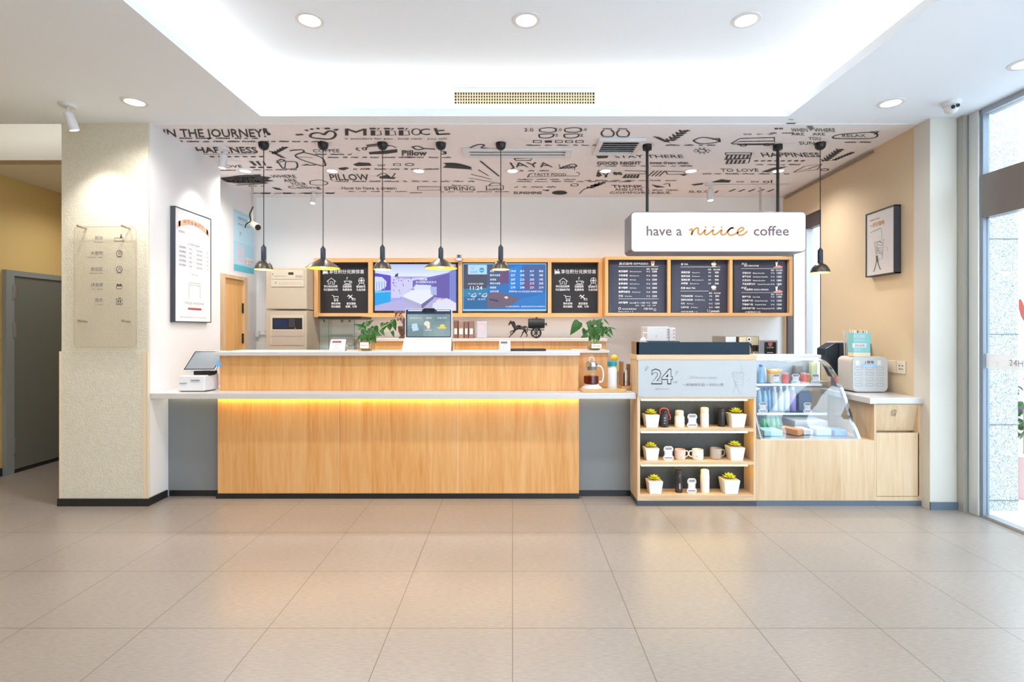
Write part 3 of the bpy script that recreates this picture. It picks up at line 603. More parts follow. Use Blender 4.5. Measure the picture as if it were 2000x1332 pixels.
# lit hanging sign
def sign():
    d0, d1 = 4.72, 4.985; x0, x1, z0, z1 = X(1232, d0), X(1575, d0), Z(492.5, d0), Z(413, d0)
    t = thing('hanging_sign', ((x0+x1)/2, 4.85, z0), 'lit white hanging sign reading have a niiice coffee', 'sign')
    MB().prism(rrect(x0, x1, z0, z1, .035), 'y', d0+.006, d1).build('case', mat('grey_sign_metal', (.20, .19, .21), .4, .3), t, bevel=.004)
    f = MB().prism(rrect(x0+.009, x1-.009, z0+.009, z1-.009, .03), 'y', d0+.001, d0+.0055).build('face', mat('sign_face', (.72, .71, .715), .3, emit=(.93, .91, .92), es=.16), t)
    m = MB().use(mat('plum_ink', '#6f5459', .6)); q = d0-.001
    m.ptext('have a', 1263, 460, 18.5, q, 69, .008); m.ptext('coffee', 1472, 460, 18.5, q, 69, .008)
    m.use(mat('gold_script', '#c98a3e', .5))
    sx = lambda a: 1250+a*310/2000; sy = lambda b: 430+b*50/323
    script = [(620,130),(650,112),(660,128),(652,160),(652,185),(665,150),(695,108),(728,98),(735,120),(735,165),(755,182),(785,165),(822,122),(815,165),(835,184),(870,165),(922,122),(915,165),(935,184),(975,165),(1030,122),(1020,165),(1035,184),(1075,175),(1110,130),(1150,100),(1178,100),(1160,95),(1125,118),(1108,155),(1125,185),(1165,188),(1205,170),(1290,130),(1305,105),(1285,92),(1250,110),(1228,150),(1245,186),(1290,186),(1330,160),(1352,138)]
    pts = smooth_path([P(sx(a), sy(b), q) for a, b in script], 6); m.ribbon(pts, .015, (0, 1, 0))
    for a in (828, 928, 1030): m.prism([(X(sx(a), q)+.008*math.cos(k), Z(sy(88), q)+.008*math.sin(k)) for k in [i*math.pi/5 for i in range(10)]], 'y', q, q+.001)
    m.build('lettering', None, f, recalc=False)
    for px in (1264, 1519):
        x = X(px, 4.85)
        MB().lathe((x, 4.85, CZ), [(.02, -.055), (.042, -.045), (.042, 0)], 20).build('canopy', M_black, t, smooth=True)
        MB().tube([(x, 4.85, CZ-.05), (x, 4.85, z1-.002)], .0135, 12).build('rod', M_black, t, smooth=True)
sign()
# ================================================================== RECEPTION COUNTER
CF = 4.504                      # plane of the counter's wooden front
ZT0, ZT1 = .882, .931           # lower worktop
ZL = 1.27                       # top of the raised ledge
XA, XB, XC = -2.551, .576, 1.036
def counter():
    t = thing('reception_counter', ((XA+XB)/2, 4.8, 0), 'long oak reception counter with a raised front and grey end bays', 'counter')
    seams = [XA, X(661, CF), X(894, CF), XB]
    for a, b in zip(seams, seams[1:]):
        MB().box(a+.0015, b-.0015, CF, CF+.03, .045, ZT0).build('lower_panel', M_oak, t)
        MB().box(a+.0015, b-.0015, CF+.03, CF+.06, ZT1+.001, 1.235).build('upper_panel', M_oak, t)
    for a in seams[1:3]:
        MB().box(a-.0013, a+.0013, CF+.001, CF+.02, .046, ZT0-.001).build('seam_strip', M_creamp, t); MB().box(a-.0013, a+.0013, CF+.031, CF+.05, ZT1+.002, 1.234).build('seam_strip', M_creamp, t)
    MB().box(XA+.01, XB-.01, CF+.035, CF+.34, .045, ZT0-.001).build('carcass', M_pale, t)
    MB().box(XA+.01, XB-.002, CF+.061, CF+.37, ZT1+.001, 1.235).build('ledge_body', M_oak, t)
    MB().box(-3.024, XA-.001, 4.575, 4.60, .05, ZT0).build('grey_end_panel', M_grey, t); MB().box(XB+.001, XC, 4.575, 4.60, .05, ZT0).build('grey_end_panel', M_grey, t)
    MB().box(XA-.012, XB+.002, CF-.004, CF+.034, 0, .044).build('kickboard', M_kick, t); MB().box(-3.011, XA-.013, 4.568, 4.60, 0, .049).build('kickboard', M_kick, t); MB().box(XB+.003, XC, 4.568, 4.60, 0, .049).build('kickboard', M_kick, t)
    MB().box(XA+.0, XB-.0, CF-.03, CF-.012, ZT0-.008, ZT0-.001).build('led_strip', emis('amber_led', (1, .64, .16), 22.0), t)
    MB().box(-3.0, XA-.02, 4.54, 4.555, ZT0-.008, ZT0-.001).build('led_strip', emis('pale_led', (1, .86, .55), 5.0), t); MB().box(XB+.02, XC-.03, 4.54, 4.555, ZT0-.008, ZT0-.001).build('led_strip', emis('pale_led', (1, .86, .55), 5.0), t)
    # oak block behind the ledge's right end
    MB().box(XB+.002, X(1186, 4.86), 4.83, 4.85, ZT1+.001, 1.244).build('side_panel', M_oak, t)
    MB().box(XB+.002, X(1186, 4.86), 4.851, 5.15, ZT1+.001, 1.244).build('side_body', M_oak, t)
    MB().box(XB+.0, X(1189, 4.84), 4.80, 5.16, 1.245, 1.268).build('side_top', M_stone, t, bevel=.003)
    return t
counter()
m = MB().prism([(-3.024, 4.345), (1.033, 4.345), (1.033, 4.96), (-3.024, 4.96)], 'z', ZT0, ZT1)
tag(m.build('worktop', M_stone, None, bevel=.004), 'long white stone lower worktop running the length of the reception counter', 'worktop')
m = MB().box(-2.566, X(1140, CF)-.035, CF-.02, CF+.42, 1.2355, ZL)
tag(m.build('ledge_top', M_stone, None, bevel=.004), 'white stone ledge top above the oak reception front', 'worktop')

# point of sale terminal on the lower worktop, beside the white wall
def pos_terminal():
    d = 4.44; t = thing('payment_terminal', (X(385, d), 4.5, ZT1), 'white payment terminal with a tilted touch screen at the worktop end by the white wall', 'cash register')
    x0, x1 = X(346, d), X(399, d)
    b = MB(); zt = Z(734, d)
    b.add([(x0, d, ZT1+.006), (x1, d, ZT1+.006), (x1+.03, d+.17, ZT1+.006), (x0+.03, d+.17, ZT1+.006), (x0+.012, d+.008, zt), (x1, d+.008, zt), (x1+.028, d+.17, zt+.008), (x0+.04, d+.17, zt+.008)],
          [(0,3,2,1),(4,5,6,7),(0,1,5,4),(1,2,6,5),(2,3,7,6),(3,0,4,7)]); b.build('base', M_wplastic, t, bevel=.008, seg=3)
    m = MB(); m.box(x0+.02, x0+.08, d-.001, d+.003, Z(749, d), Z(748, d)); m.box(x0+.115, x0+.19, d-.001, d+.004, Z(743.5, d), Z(742, d)); m.build('slot', M_grayink, t)
    MB().box(x0+.02, x1+.01, d+.01, d+.15, ZT1+.0005, ZT1+.006).build('foot', M_black, t)
    m = MB(); m.box(x0+.11, x1+.02, d+.05, d+.16, zt-.002, zt+.035); m.build('neck', M_black, t)
    # screen leaning back
    A, B, C, D = Vector(P(356, 723.5, 4.47)), Vector(P(356, 723.5, 4.47))+Vector((.262, 0.03, 0)), None, None
    upv = Vector((.035, .12, .165)); th = Vector((0, .018, -.012))
    def slab(a, b, u, n0, n1, i):
        e = (b-a).normalized()*i; ui = u.normalized()*i; q = [a+e+ui, b-e+ui, b-e+u-ui, a+e+u-ui]
        return [v+n0 for v in q]+[v+n1 for v in q]
    F6 = [(0,3,2,1),(4,5,6,7),(0,1,5,4),(1,2,6,5),(2,3,7,6),(3,0,4,7)]
    z = Vector((0, 0, 0)); nn = (B-A).cross(upv).normalized()
    if nn.y > 0: nn = -nn
    MB().add(slab(A, B, upv, z, -nn*.012, 0), F6).build('screen_frame', M_wplastic, t, bevel=.003)
    MB().add(slab(A+Vector((.02, 0, .0)), B, upv, -nn*.0125, -nn*.05, .02), F6).build('screen_back', M_black, t, bevel=.005)
    s = MB().add(slab(A, B, upv, nn*.0005, nn*.0012, .006), F6).build('screen_bezel', M_black, t)
    s2 = MB().add(slab(A, B, upv, nn*.0014, nn*.0018, .016), F6).build('display', mat('grey_display', (.10, .11, .12), .2, emit=(.30, .33, .35), es=.5), s)
    m = MB(); e = (B-A).normalized(); c = A+e*.28+upv*.42+nn*.0024; uu = upv.normalized()
    m.add([c+e*.042*math.cos(k*math.pi/10)+uu*.05*math.sin(k*math.pi/10) for k in range(20)], [tuple(range(20))]); m.build('blue_logo', emis('blue_ui', (.10, .42, .85), .9), s)
pos_terminal()

# things standing on the raised ledge
def card_stand(px0, px1, py0, d, lab, name='price_stand', head=mat('maroon_print', '#8a5a68', .6), z=ZL, slope=.03, group='white price stands on the ledge'):
    x0, x1 = X(px0, d), X(px1, d); h = Z(py0, d)-z; t = thing(name, ((x0+x1)/2, d, z), lab, 'table sign', group)
    w = x1-x0
    MB().add([(x0, d, z+.001), (x1, d, z+.001), (x1-.02*w, d+slope, z+h), (x0+.02*w, d+slope, z+h), (x0, d+.008, z+.001), (x1, d+.008, z+.001), (x1-.02*w, d+slope+.006, z+h), (x0+.02*w, d+slope+.006, z+h)],
             [(0,3,2,1),(4,5,6,7),(0,1,5,4),(1,2,6,5),(2,3,7,6),(3,0,4,7)]).build('card', M_paper, t, bevel=.004)
    MB().prism([(d+.012, z+.001), (d+slope+.006, z+h*.95), (d+slope+.009, z+h*.95), (d+.085, z+.001)], 'x', x0+.12*w, x1-.05*w).build('back_support', mat('grey_plum_card', (.25, .23, .27), .6), t)
    fn = lambda u, v: (x0+u*w, d-.0015+slope*v, z+h*v)
    m = MB().use(head); m.add([fn(a, b) for a, b in ((.14, .70), (.72, .70), (.72, .88), (.14, .88))], [(0, 1, 2, 3)])
    m.use(M_grayink); m.ribbon([fn(.5+.14*math.cos(k*.4), .45+.13*math.sin(k*.4)) for k in range(14)], .003, (0, 1, 0)); tw = textw('扫码点单')
    m.text('扫码点单', lambda u, v: fn(.2+u*.5/tw, .14+v*.09)); m.build('print', None, t, recalc=False)
card_stand(642, 673, 663, 4.62, 'white price stand on the ledge in front of the glass cabinet', slope=.045)
card_stand(975, 997, 664.5, 4.60, 'white price stand on the ledge beside the flat black tablet', slope=.02)
m = MB().prism(rrect(X(990, 4.62), X(1067, 4.62), 4.63, 4.83, .012), 'z', ZL+.001, ZL+.018)
tag(m.build('tablet', M_blackmat, None, bevel=.003), 'flat black tablet lying on the ledge beside the white price stand', 'tablet')
def kiosk():
    d = 4.62; t = thing('tablet_kiosk', (X(835, d), d+.05, ZL), 'white upright tablet kiosk with an angled white keyboard stand on the ledge', 'tablet')
    q = d-.05; zf = ZL+.001
    a = [P(784, 686, q), P(881, 686, q)]
    base = [(X(784, q), q, zf), (X(881, q), q, zf), (X(882, d+.1), d+.1, Z(659, d+.1)), (X(790, d+.1), d+.1, Z(659, d+.1))]
    MB().add(base+[(p[0], p[1]+.014, max(zf, p[2]-.008) if i < 2 else p[2]+.0) for i, p in enumerate(base)], [(0,3,2,1),(4,5,6,7),(0,1,5,4),(1,2,6,5),(2,3,7,6),(3,0,4,7)]).build('stand', mat('warm_white_stand', (.68, .645, .61), .5), t, bevel=.003)
    MB().prism([(q+.02, zf), (d+.11, Z(661, d+.1)), (d+.17, zf)], 'x', X(872, d), X(880, d)).build('stand_side', M_black, t)
    e = d+.1; x0, x1, z0, z1 = X(791, e), X(883, e), Z(660, e), Z(603.5, e)
    MB().prism(rrect(x0, x1, z0, z1, .012), 'y', e, e+.014).build('tablet_body', M_wplastic, t, bevel=.002)
    s = MB().prism(rrect(x0+.008, x1-.008, z0+.006, z1-.004, .01), 'y', e-.002, e-.0005).build('bezel', mat('navy_bezel', (.03, .045, .10), .25), t)
    m = MB(); q = e-.0026; X0, X1, Y0, Y1 = 795.5, 879.5, 613.5, 657
    cols = [(.34, .47, .48), (.30, .41, .44), (.27, .37, .42), (.24, .33, .40)]
    for i in range(8):
        for j in range(6):
            b = .5+.5*math.sin(i*.7+1)*math.cos(j*.8-.5); c = [.20+.16*b, .30+.20*b, .34+.17*b]
            mm = emis('kiosk_tone_%d' % int(b*5), tuple([.20+.16*int(b*5)/5, .30+.20*int(b*5)/5, .34+.17*int(b*5)/5]), .8)
            m.use(mm); m.poly([P(X0+(X1-X0)*(i+a_)/8, Y0+(Y1-Y0)*(j+b_)/6, q) for a_, b_ in ((0, 1), (1, 1), (1, 0), (0, 0))])
    q -= .0006
    m.use(emis('ui_white', (.9, .93, .95), .95))
    m.poly([P(a_, b_, q) for a_, b_ in ((797, 607.5), (824, 607.5), (824, 605.5), (797, 605.5))]); m.poly([P(a_, b_, q) for a_, b_ in ((853, 607.5), (879, 607.5), (879, 605.5), (853, 605.5))])
    m.ptext('会员中心', 800, 622.5, 3, q, 24); m.ptext('咖啡', 832, 622.5, 3, q, 11); m.ptext('早餐 预订', 854, 622.5, 3, q, 19)
    m.use(emis('ui_blue', (.55, .80, .95), .85)); m.poly([P(a_, b_, q) for a_, b_ in ((806, 647), (818, 645), (814, 631), (804, 633))]); m.poly([P(a_, b_, q-.0003) for a_, b_ in ((803, 640), (808, 642), (807, 634))])
    m.use(emis('ui_cream', (.95, .87, .75), .85)); m.poly([P(834+6*math.cos(k*.52)*1.0, 632+5*math.sin(k*.52), q) for k in range(12)]); m.poly([P(a_, b_, q) for a_, b_ in ((834, 642), (839, 642), (840, 635), (833, 635))])
    m.use(emis('ui_white', (.9, .93, .95), .95)); m.ptext('现磨咖啡', 830, 646, 2.6, q, 13)
    m.use(emis('ui_lime', (.75, .80, .10), .9)); m.poly([P(864+5*math.cos(k*.52), 637+4*math.sin(k*.52), q) for k in range(12)])
    m.use(emis('ui_orange', (.92, .62, .25), .9)); m.poly([P(a_, b_, q-.0003) for a_, b_ in ((856, 642), (871, 642), (873, 639), (854, 639))])
    m.build('display', None, s, recalc=False)
    MB().prism(rrect(X(827, e), X(849, e), Z(609, e), z1+.006, .003), 'y', e-.012, e+.018).build('webcam', M_black, t)
    MB().lathe((X(838, e), e-.0122, Z(606.5, e)), [(.006, 0), (.006, -.002)], 12, ax='y').build('webcam_lens', M_navy, t)
kiosk()
# heart-leaved plants in jars
def leaf(mb, base, tip, width, nrm, droop=.15):
    b, tp = Vector(base), Vector(tip); ax = tp-b; L = ax.length; t = ax.normalized(); n = Vector(nrm); s = t.cross(n).normalized(); n = s.cross(t).normalized()
    prof = [(-.10, .55), (-.06, .86), (.08, 1.0), (.28, .96), (.5, .72), (.72, .42), (.88, .17), (1.0, 0)]
    vs = []; row = []
    for u, k in prof:
        c = b+t*(u*L)-n*(droop*L*max(0, u)**2)
        vs += [c-s*(width*.5*k)+n*(.10*width*k), c-s*(width*.26*k)+n*(.035*width*k), c, c+s*(width*.26*k)+n*(.035*width*k), c+s*(width*.5*k)+n*(.10*width*k)]
    vs[0] = vs[0]; vs[2] = tuple(b+t*(.0*L))
    fs = []
    for i in range(len(prof)-1):
        for j in range(4): fs.append((i*5+j, i*5+j+1, (i+1)*5+j+1, (i+1)*5+j))
    mb.add(vs, fs)
def jar_plant(px, d, z, lab, leaves, jar_px, jar_top, square, tagtxt, seed):
    x = X(px, d); t = thing('potted_plant', (x, d, z), lab, 'plant'); rr = random.Random(seed)
    r = jar_px*.5*d/F; zt = Z(jar_top, d)
    if square: MB().prism(rrect(x-r, x+r, d-r, d+r, r*.25), 'z', z+.001, zt).build('jar', glass('jar_glass', (.95, .93, .88), .9), t, smooth=True)
    else: MB().lathe((x, d, 0), [(r*.75, z+.001), (r*1.0, z+.02), (r*1.05, (z+zt)/2), (r*.8, zt-.01), (r*.88, zt)], 24, caps=False).build('jar', glass('jar_glass', (.95, .93, .88), .9), t, smooth=True)
    MB().lathe((x, d, 0), [(r*.68, z+.004), (r*.85, z+.02), (r*.85, z+(zt-z)*.6)], 20).build('gravel', mat('amber_gravel', (.50, .30, .12), .7, noise_amt=.6, noise_scale=90), t)
    m = MB(); a = x+(0 if square else .012)
    m.box(a-r*.62, a+r*.62, d-r*1.12, d-r*1.10, z+(zt-z)*.25, z+(zt-z)*.8); j = m.build('tag', mat('cream_tag', (.80, .74, .65), .6), t)
    m = MB(); tw = textw(tagtxt); m.text(tagtxt, lambda u, v: (a-r*.45+u*r*.9/tw, d-r*1.125, z+(zt-z)*.48+v*.011)); m.build('lettering', M_ink, j, recalc=False)
    lf = MB(); st = MB(); top = Vector((x, d, zt))
    for (bx, by, tx, ty, wpx, dz) in leaves:
        b, tp = Vector(P(bx, by, d+dz)), Vector(P(tx, ty, d+dz-.03+.05*rr.random()))
        leaf(lf, b, tp, wpx*d/F, (rr.uniform(-.35, .35), -1, rr.uniform(.1, .6)))
        root = Vector((x+rr.uniform(-.5, .5)*r, d+rr.uniform(-.4, .4)*r, zt-.04)); mid = (root+b)*.5+Vector((0, 0, .02))
        st.tube(smooth_path([root, mid, b], 4), .0028, 5)
    f = lf.build('foliage', M_leaf, t, smooth=True, recalc=False); st.build('stems', mat('pale_stem', (.35, .42, .18), .5), t, smooth=True)
jar_plant(716, 4.70, ZL, 'green heart-leaved plant in a square glass jar left of the tablet kiosk',
    [(712, 640, 690, 632, 9, .02), (713, 642, 695, 643, 8, .01), (716, 636, 716, 624, 10, 0), (718, 634, 729, 624, 9, .02), (730, 640, 738, 652, 17, -.01), (728, 650, 745, 655, 14, .0), (750, 632, 747, 648, 13, .02), (760, 630, 762, 647, 14, .02), (768, 626, 773, 648, 11, .01),
     (766, 647, 769, 659, 7, .03), (712, 646, 708, 660, 13, -.01), (718, 646, 722, 660, 15, .0), (710, 656, 694, 664, 12, .0), (712, 654, 704, 668, 14, -.02), (722, 655, 718, 667, 13, -.03), (726, 656, 734, 670, 15, -.02), (744, 645, 752, 657, 8, .0), (724, 640, 728, 648, 13, .04), (714, 633, 702, 638, 9, .05), (720, 658, 724, 668, 14, .03)],
    27, 664, True, 'Niiice', 3)
jar_plant(1160, 4.93, 1.268, 'green heart-leaved plant in a round glass jar at the right end of the ledge',
    [(1130, 630, 1113, 655, 19, -.02), (1160, 634, 1160, 622, 13, .0), (1150, 634, 1154, 624, 12, .02), (1166, 632, 1176, 622, 12, .02), (1144, 644, 1138, 654, 13, .0), (1156, 640, 1153, 660, 15, -.03), (1164, 640, 1165, 662, 15, -.05), (1172, 640, 1178, 660, 15, -.02), (1180, 640, 1186, 656, 12, .0),
     (1188, 641, 1198, 656, 8, .01), (1185, 652, 1195, 660, 6, .0), (1146, 654, 1134, 660, 9, .0), (1156, 655, 1150, 667, 11, -.02), (1166, 656, 1170, 666, 12, -.03), (1172, 630, 1168, 644, 14, .02), (1154, 632, 1150, 646, 14, .03), (1180, 624, 1192, 636, 3.5, .0), (1192, 640, 1208, 644, 3, .0), (1162, 650, 1160, 667, 14, .02)],
    31, 668, False, 'Green', 5)

# tea things on the worktop's right end
def tea():
    z = ZT1; d = 4.50
    m = MB().prism(rrect(X(1132, d), X(1218, d), d-.10, d+.12, .02), 'z', z+.001, z+.016); m.prism(rrect(X(1132, d), X(1218, d), d-.10, d-.088, .005), 'z', z+.016, z+.028); m.prism(rrect(X(1132, d), X(1218, d), d+.108, d+.12, .005), 'z', z+.016, z+.028)
    tag(m.build('tea_tray', mat('amber_bamboo', (.62, .36, .13), .4), None, bevel=.002), 'amber bamboo tray under the glass kettle', 'tray')
    zt = z+.0165; x = X(1156, d); t = thing('glass_kettle', (x, d, zt), 'glass kettle half full of red tea on a white heating base', 'kettle')
    MB().lathe((x, d, 0), [(.088, zt), (.09, zt+.012), (.062, zt+.034), (.06, zt+.044)], 28).build('heating_base', M_wplastic, t, smooth=True)
    g = MB().lathe((x-.006, d, 0), [(.058, zt+.045), (.066, zt+.055), (.064, zt+.12), (.052, zt+.175), (.047, zt+.195)], 28, caps=False).build('glass_body', M_glass, t, smooth=True)
    MB().lathe((x-.006, d, 0), [(.055, zt+.047), (.063, zt+.057), (.062, zt+.112)], 28).build('tea', glass('red_tea', (.42, .10, .03), .3), t, smooth=True)
    MB().lathe((x-.002, d, 0), [(.05, zt+.196), (.052, zt+.205), (.046, zt+.232), (.03, zt+.24)], 28).build('lid', M_chrome, t, smooth=True)
    MB().lathe((x-.002, d, 0), [(.038, zt+.165), (.042, zt+.195)], 24).build('infuser', mat('dark_mesh', (.25, .22, .18), .4, .6), t, smooth=True)
    MB().tube(smooth_path([(x-.022, d, zt+.24), (x-.02, d, zt+.268), (x, d, zt+.275), (x+.018, d, zt+.265), (x+.018, d, zt+.24)]), .004, 8).build('lid_loop', M_wplastic, t, smooth=True)
    MB().tube(smooth_path([(x+.045, d, zt+.2), (x+.08, d, zt+.19), (x+.098, d, zt+.13), (x+.09, d, zt+.07), (x+.062, d, zt+.06)]), .0075, 10).build('handle', mat('clear_white_handle', (.80, .75, .68), .25), t, smooth=True)
    MB().tube(smooth_path([(x-.062, d, zt+.15), (x-.075, d, zt+.175), (x-.09, d, zt+.185)]), [.016]*6+[.012]*6+[.009], 8).build('spout', M_glass, t, smooth=True)
    x = X(1196, d-.02); q = d-.02; t = thing('bottle', (x, q, zt), 'frosted bottle with a teal cap on the bamboo tray', 'bottle')
    MB().lathe((x, q, 0), [(.036, zt+.0005), (.039, zt+.006), (.039, zt+.17), (.03, zt+.195), (.027, zt+.205)], 24).build('body', mat('frosted_bottle', (.75, .76, .77), .35), t, smooth=True)
    MB().lathe((x-.002, q, 0), [(.040, zt+.204), (.041, zt+.21), (.039, zt+.24), (.036, zt+.243)], 24).build('cap', mat('teal_cap', (.01, .26, .32), .4), t, smooth=True)
    d2 = 4.72; x = X(1201, d2); t = thing('scoop', (x, d2, z), 'yellow round-headed scoop standing behind the teal-capped bottle', 'scoop')
    MB().tube([(x+.045, d2, z+.001), (x+.045, d2, z+.15)], [.03, .034], 16).build('cup', M_steel, t, smooth=True)
    MB().sphere((x-.005, d2, Z(699, d2)), .03, 16, 10, (1, 1, 1.0)).build('head', mat('yellow_plastic', (.85, .50, .02), .4), t, smooth=True)
    MB().tube([(x+.005, d2, Z(705, d2)), (x+.035, d2, z+.14)], .007, 8).build('handle', mat('yellow_green_handle', (.72, .68, .10), .4), t, smooth=True)
    d3 = 4.60; m0 = thing('wooden_caddy', (X(1222, d3), d3, z), 'brown wooden caddy holding a steel shaker at the worktop end', 'caddy')
    b = mat('dark_caddy_wood', (.26, .12, .04), .45)
    MB().box(X(1211, d3), X(1232, d3), d3-.05, d3+.08, z+.001, z+.035).build('base', mat('amber_bamboo', (.62, .36, .13), .4), m0, bevel=.003)
    MB().box(X(1211.5, d3), X(1216, d3), d3-.04, d3+.06, z+.036, Z(706, d3)).build('upright', b, m0, bevel=.002); MB().box(X(1226, d3), X(1231.5, d3), d3-.0, d3+.06, z+.036, Z(711, d3)).build('upright', b, m0, bevel=.002)
    x = X(1221, d3); y = d3-.015; t = thing('shaker', (x, y, z+.0355), 'slim steel shaker standing in the brown wooden caddy', 'shaker')
    MB().lathe((x, y, 0), [(.017, z+.0356), (.019, z+.045), (.02, z+.12), (.016, z+.15)], 20).build('body', M_chrome, t, smooth=True)
    MB().lathe((x, y, 0), [(.016, z+.1502), (.014, z+.17), (.006, z+.178)], 20).build('top', M_wplastic, t, smooth=True)
tea()

# ================================================================== DISPLAY SHELF UNIT
SF = 4.32; SX0, SX1 = 1.0365, 2.022
def shelf_unit():
    t = thing('display_shelf', ((SX0+SX1)/2, SF+.12, 0), 'oak display shelf unit with a white 24 hours panel and dark pegboard back', 'shelf unit')
    pz = lambda y: Z(y, SF); wl = .022
    D = SF+.18
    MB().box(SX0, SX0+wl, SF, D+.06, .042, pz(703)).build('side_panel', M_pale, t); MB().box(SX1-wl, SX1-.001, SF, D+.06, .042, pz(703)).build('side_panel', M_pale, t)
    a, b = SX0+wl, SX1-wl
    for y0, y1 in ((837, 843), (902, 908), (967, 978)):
        MB().box(a, b, SF+.001, D-.002, pz(y1), pz(y0)).build('shelf', M_dayoakh, t)
    MB().box(a, b, SF+.002, D-.002, pz(780), pz(775)).build('head_rail', M_dayoakh, t)
    MB().box(SX0+.003, SX1-.003, SF-.012, SF-.001, pz(775), pz(703)).build('sign_panel', mat('white_sign_panel', (.45, .47, .48), .4), t)
    MB().box(a, b, SF+.003, D+.05, pz(775)+.001, pz(703)-.003).build('upper_box', M_white, t)
    # pegboard with real rows of holes
    pm = mat('pegboard', (.024, .034, .046), .5); nt = pm.node_tree
    bk = MB().box(a, b, D, D+.012, .043, pz(780)).build('back_panel', pm, t)
    m = MB()
    for i in range(46):
        for j in range(40):
            px_, pz_ = a+.02+i*.0205, .06+j*.0205
            if pz_ < pz(782): m.add([(px_+.0032*math.cos(k*math.pi/3), D-.0006, pz_+.0032*math.sin(k*math.pi/3)) for k in range(6)], [tuple(range(6))])
    m.build('holes', M_kick, bk, recalc=False)
    for y in (780, 843, 908):
        MB().box(a+.012, b-.05, SF+.002, SF+.014, pz(y)-.011, pz(y)-.0005).build('led_strip', emis('shelf_led', (1, .66, .20), 17.0), t)
    MB().box(SX0-.008, SX1+.0, SF-.012, D+.06, pz(703)+.001, pz(693)).build('top', M_dayoakh, t, bevel=.002)
    MB().box(SX0-.004, SX1, SF-.006, D+.06, 0, .041).build('kickboard', mat('dark_grey_kick', (.05, .055, .065), .4), t)
    # print on the white panel
    q = SF-.013; m = MB().use(M_ink); m.ptext('24', 1272, 749, 27, q, 42, .045); m.use(mat('white_sign_panel', (.45, .47, .48), .4)); m.ptext('24', 1273.2, 748, 25.2, q-.0006, 39.6, .012)
    m.use(M_grayink)
    m.ribbon(smooth_path([P(a_, b_, q) for a_, b_ in ((1260, 723), (1263, 716), (1266, 718), (1260, 723), (1264, 723))]), .003, (0, 1, 0))
    m.ribbon(smooth_path([P(a_, b_, q) for a_, b_ in ((1320, 732), (1322, 725), (1325, 728))]), .003, (0, 1, 0)); m.ptext('小时', 1313, 749, 5, q, 10)
    m.ptext('一杯咖啡开启一天好心情', 1333, 754.5, 6, q, 80); m.use(M_paleink); m.ptext('24 hours open', 1346, 740, 6, q, 54); m.ptext('咖啡不打烊', 1280, 762, 4.5, q, 26)
    for st in ([(1430, 729), (1453, 730), (1450, 752), (1437, 753), (1430, 729)], [(1431, 734), (1452, 735)], [(1436, 739), (1448, 739)], [(1447, 729), (1449, 720), (1446, 712)], [(1437, 745), (1436, 756), (1430, 769)], [(1439, 756), (1446, 770)], [(1434, 745), (1440, 745), (1439, 756), (1434, 756)], [(1459, 745), (1463, 738), (1465, 742)], [(1430, 729), (1436, 725), (1442, 728), (1450, 726), (1453, 730)]):
        m.ribbon([P(a_, b_, q) for a_, b_ in st], .0028, (0, 1, 0))
    sp = [c for c in t.children if c.name.startswith('sign_panel')][0]; m.build('lettering', None, sp, recalc=False)
    # dark tinted guard on top
    g0, g1 = Z(691, SF+.05)-.0, Z(668, SF+.05)
    zt = pz(693)+.001
    MB().box(X(1243, SF+.03), X(1464, SF+.03), SF+.03, SF+.04, zt, g1).build('guard_panel', mat('blue_black_guard', (.008, .022, .038), .3, spec=.15), t)
    MB().prism([(SF+.03, zt), (SF+.03, g1+.004), (SF+.2, g1+.004), (SF+.2, zt)], 'x', SX0-.004, SX0+.02).build('guard_end', mat('walnut_end', (.28, .16, .09), .5), t)
shelf_unit()
# goods on the shelves
def shz(row): return Z((837, 902, 967)[row], SF)+.001
def pot(px, row, px_w, d, lab):
    x = X(px, d); z = shz(row); r = px_w*.5*d/F; h = r*1.75
    t = thing('succulent_pot', (x, d, z), lab, 'potted succulent', 'succulents in white cube pots')
    k = .78; m = MB()
    v = [(x-r*k, d-r*k, z), (x+r*k, d-r*k, z), (x+r*k, d+r*k, z), (x-r*k, d+r*k, z), (x-r, d-r, z+h), (x+r, d-r, z+h), (x+r, d+r, z+h), (x-r, d+r, z+h)]
    m.add(v, [(0,3,2,1),(4,5,6,7),(0,1,5,4),(1,2,6,5),(2,3,7,6),(3,0,4,7)]); o = m.build('pot', mat('white_ceramic', (.80, .79, .77), .3), t, bevel=.003)
    MB().box(x-r*.86, x+r*.86, d-r*.86, d+r*.86, z+h+.0002, z+h+.002).build('soil', mat('pale_gravel', (.5, .42, .3), .8, noise_amt=.4, noise_scale=150), t)
    m = MB(); rr = random.Random(int(px))
    for ring, (n, el, L) in enumerate(((7, .35, .95), (7, .8, .85), (5, 1.2, .75))):
        for i in range(n):
            a = 2*math.pi*(i+.5*ring)/n; dr = Vector((math.cos(a)*math.cos(el), math.sin(a)*math.cos(el), math.sin(el))); s = Vector((-math.sin(a), math.cos(a), 0)); up = s.cross(dr)*-1; l = r*L; b = Vector((x, d, z+h+.004))
            m.add([b, b+dr*l*.55+s*l*.20, b+dr*l, b+dr*l*.55-s*l*.20, b+dr*l*.55+up*l*.12, b+dr*l*.55-up*l*.08], [(0, 1, 4), (1, 2, 4), (2, 3, 4), (3, 0, 4), (1, 0, 5), (2, 1, 5), (3, 2, 5), (0, 3, 5)])
    m.build('rosette', M_lime, t)
    return t
pot(1271, 0, 28, 4.40, 'lime succulent in a white pot at the left of the top shelf'); pot(1437, 0, 30, 4.40, 'lime succulent in a white pot at the right of the top shelf')
pot(1271, 1, 27, 4.40, 'lime succulent in a white pot at the left of the middle shelf'); pot(1435, 1, 29, 4.40, 'lime succulent in a white pot at the right of the middle shelf')
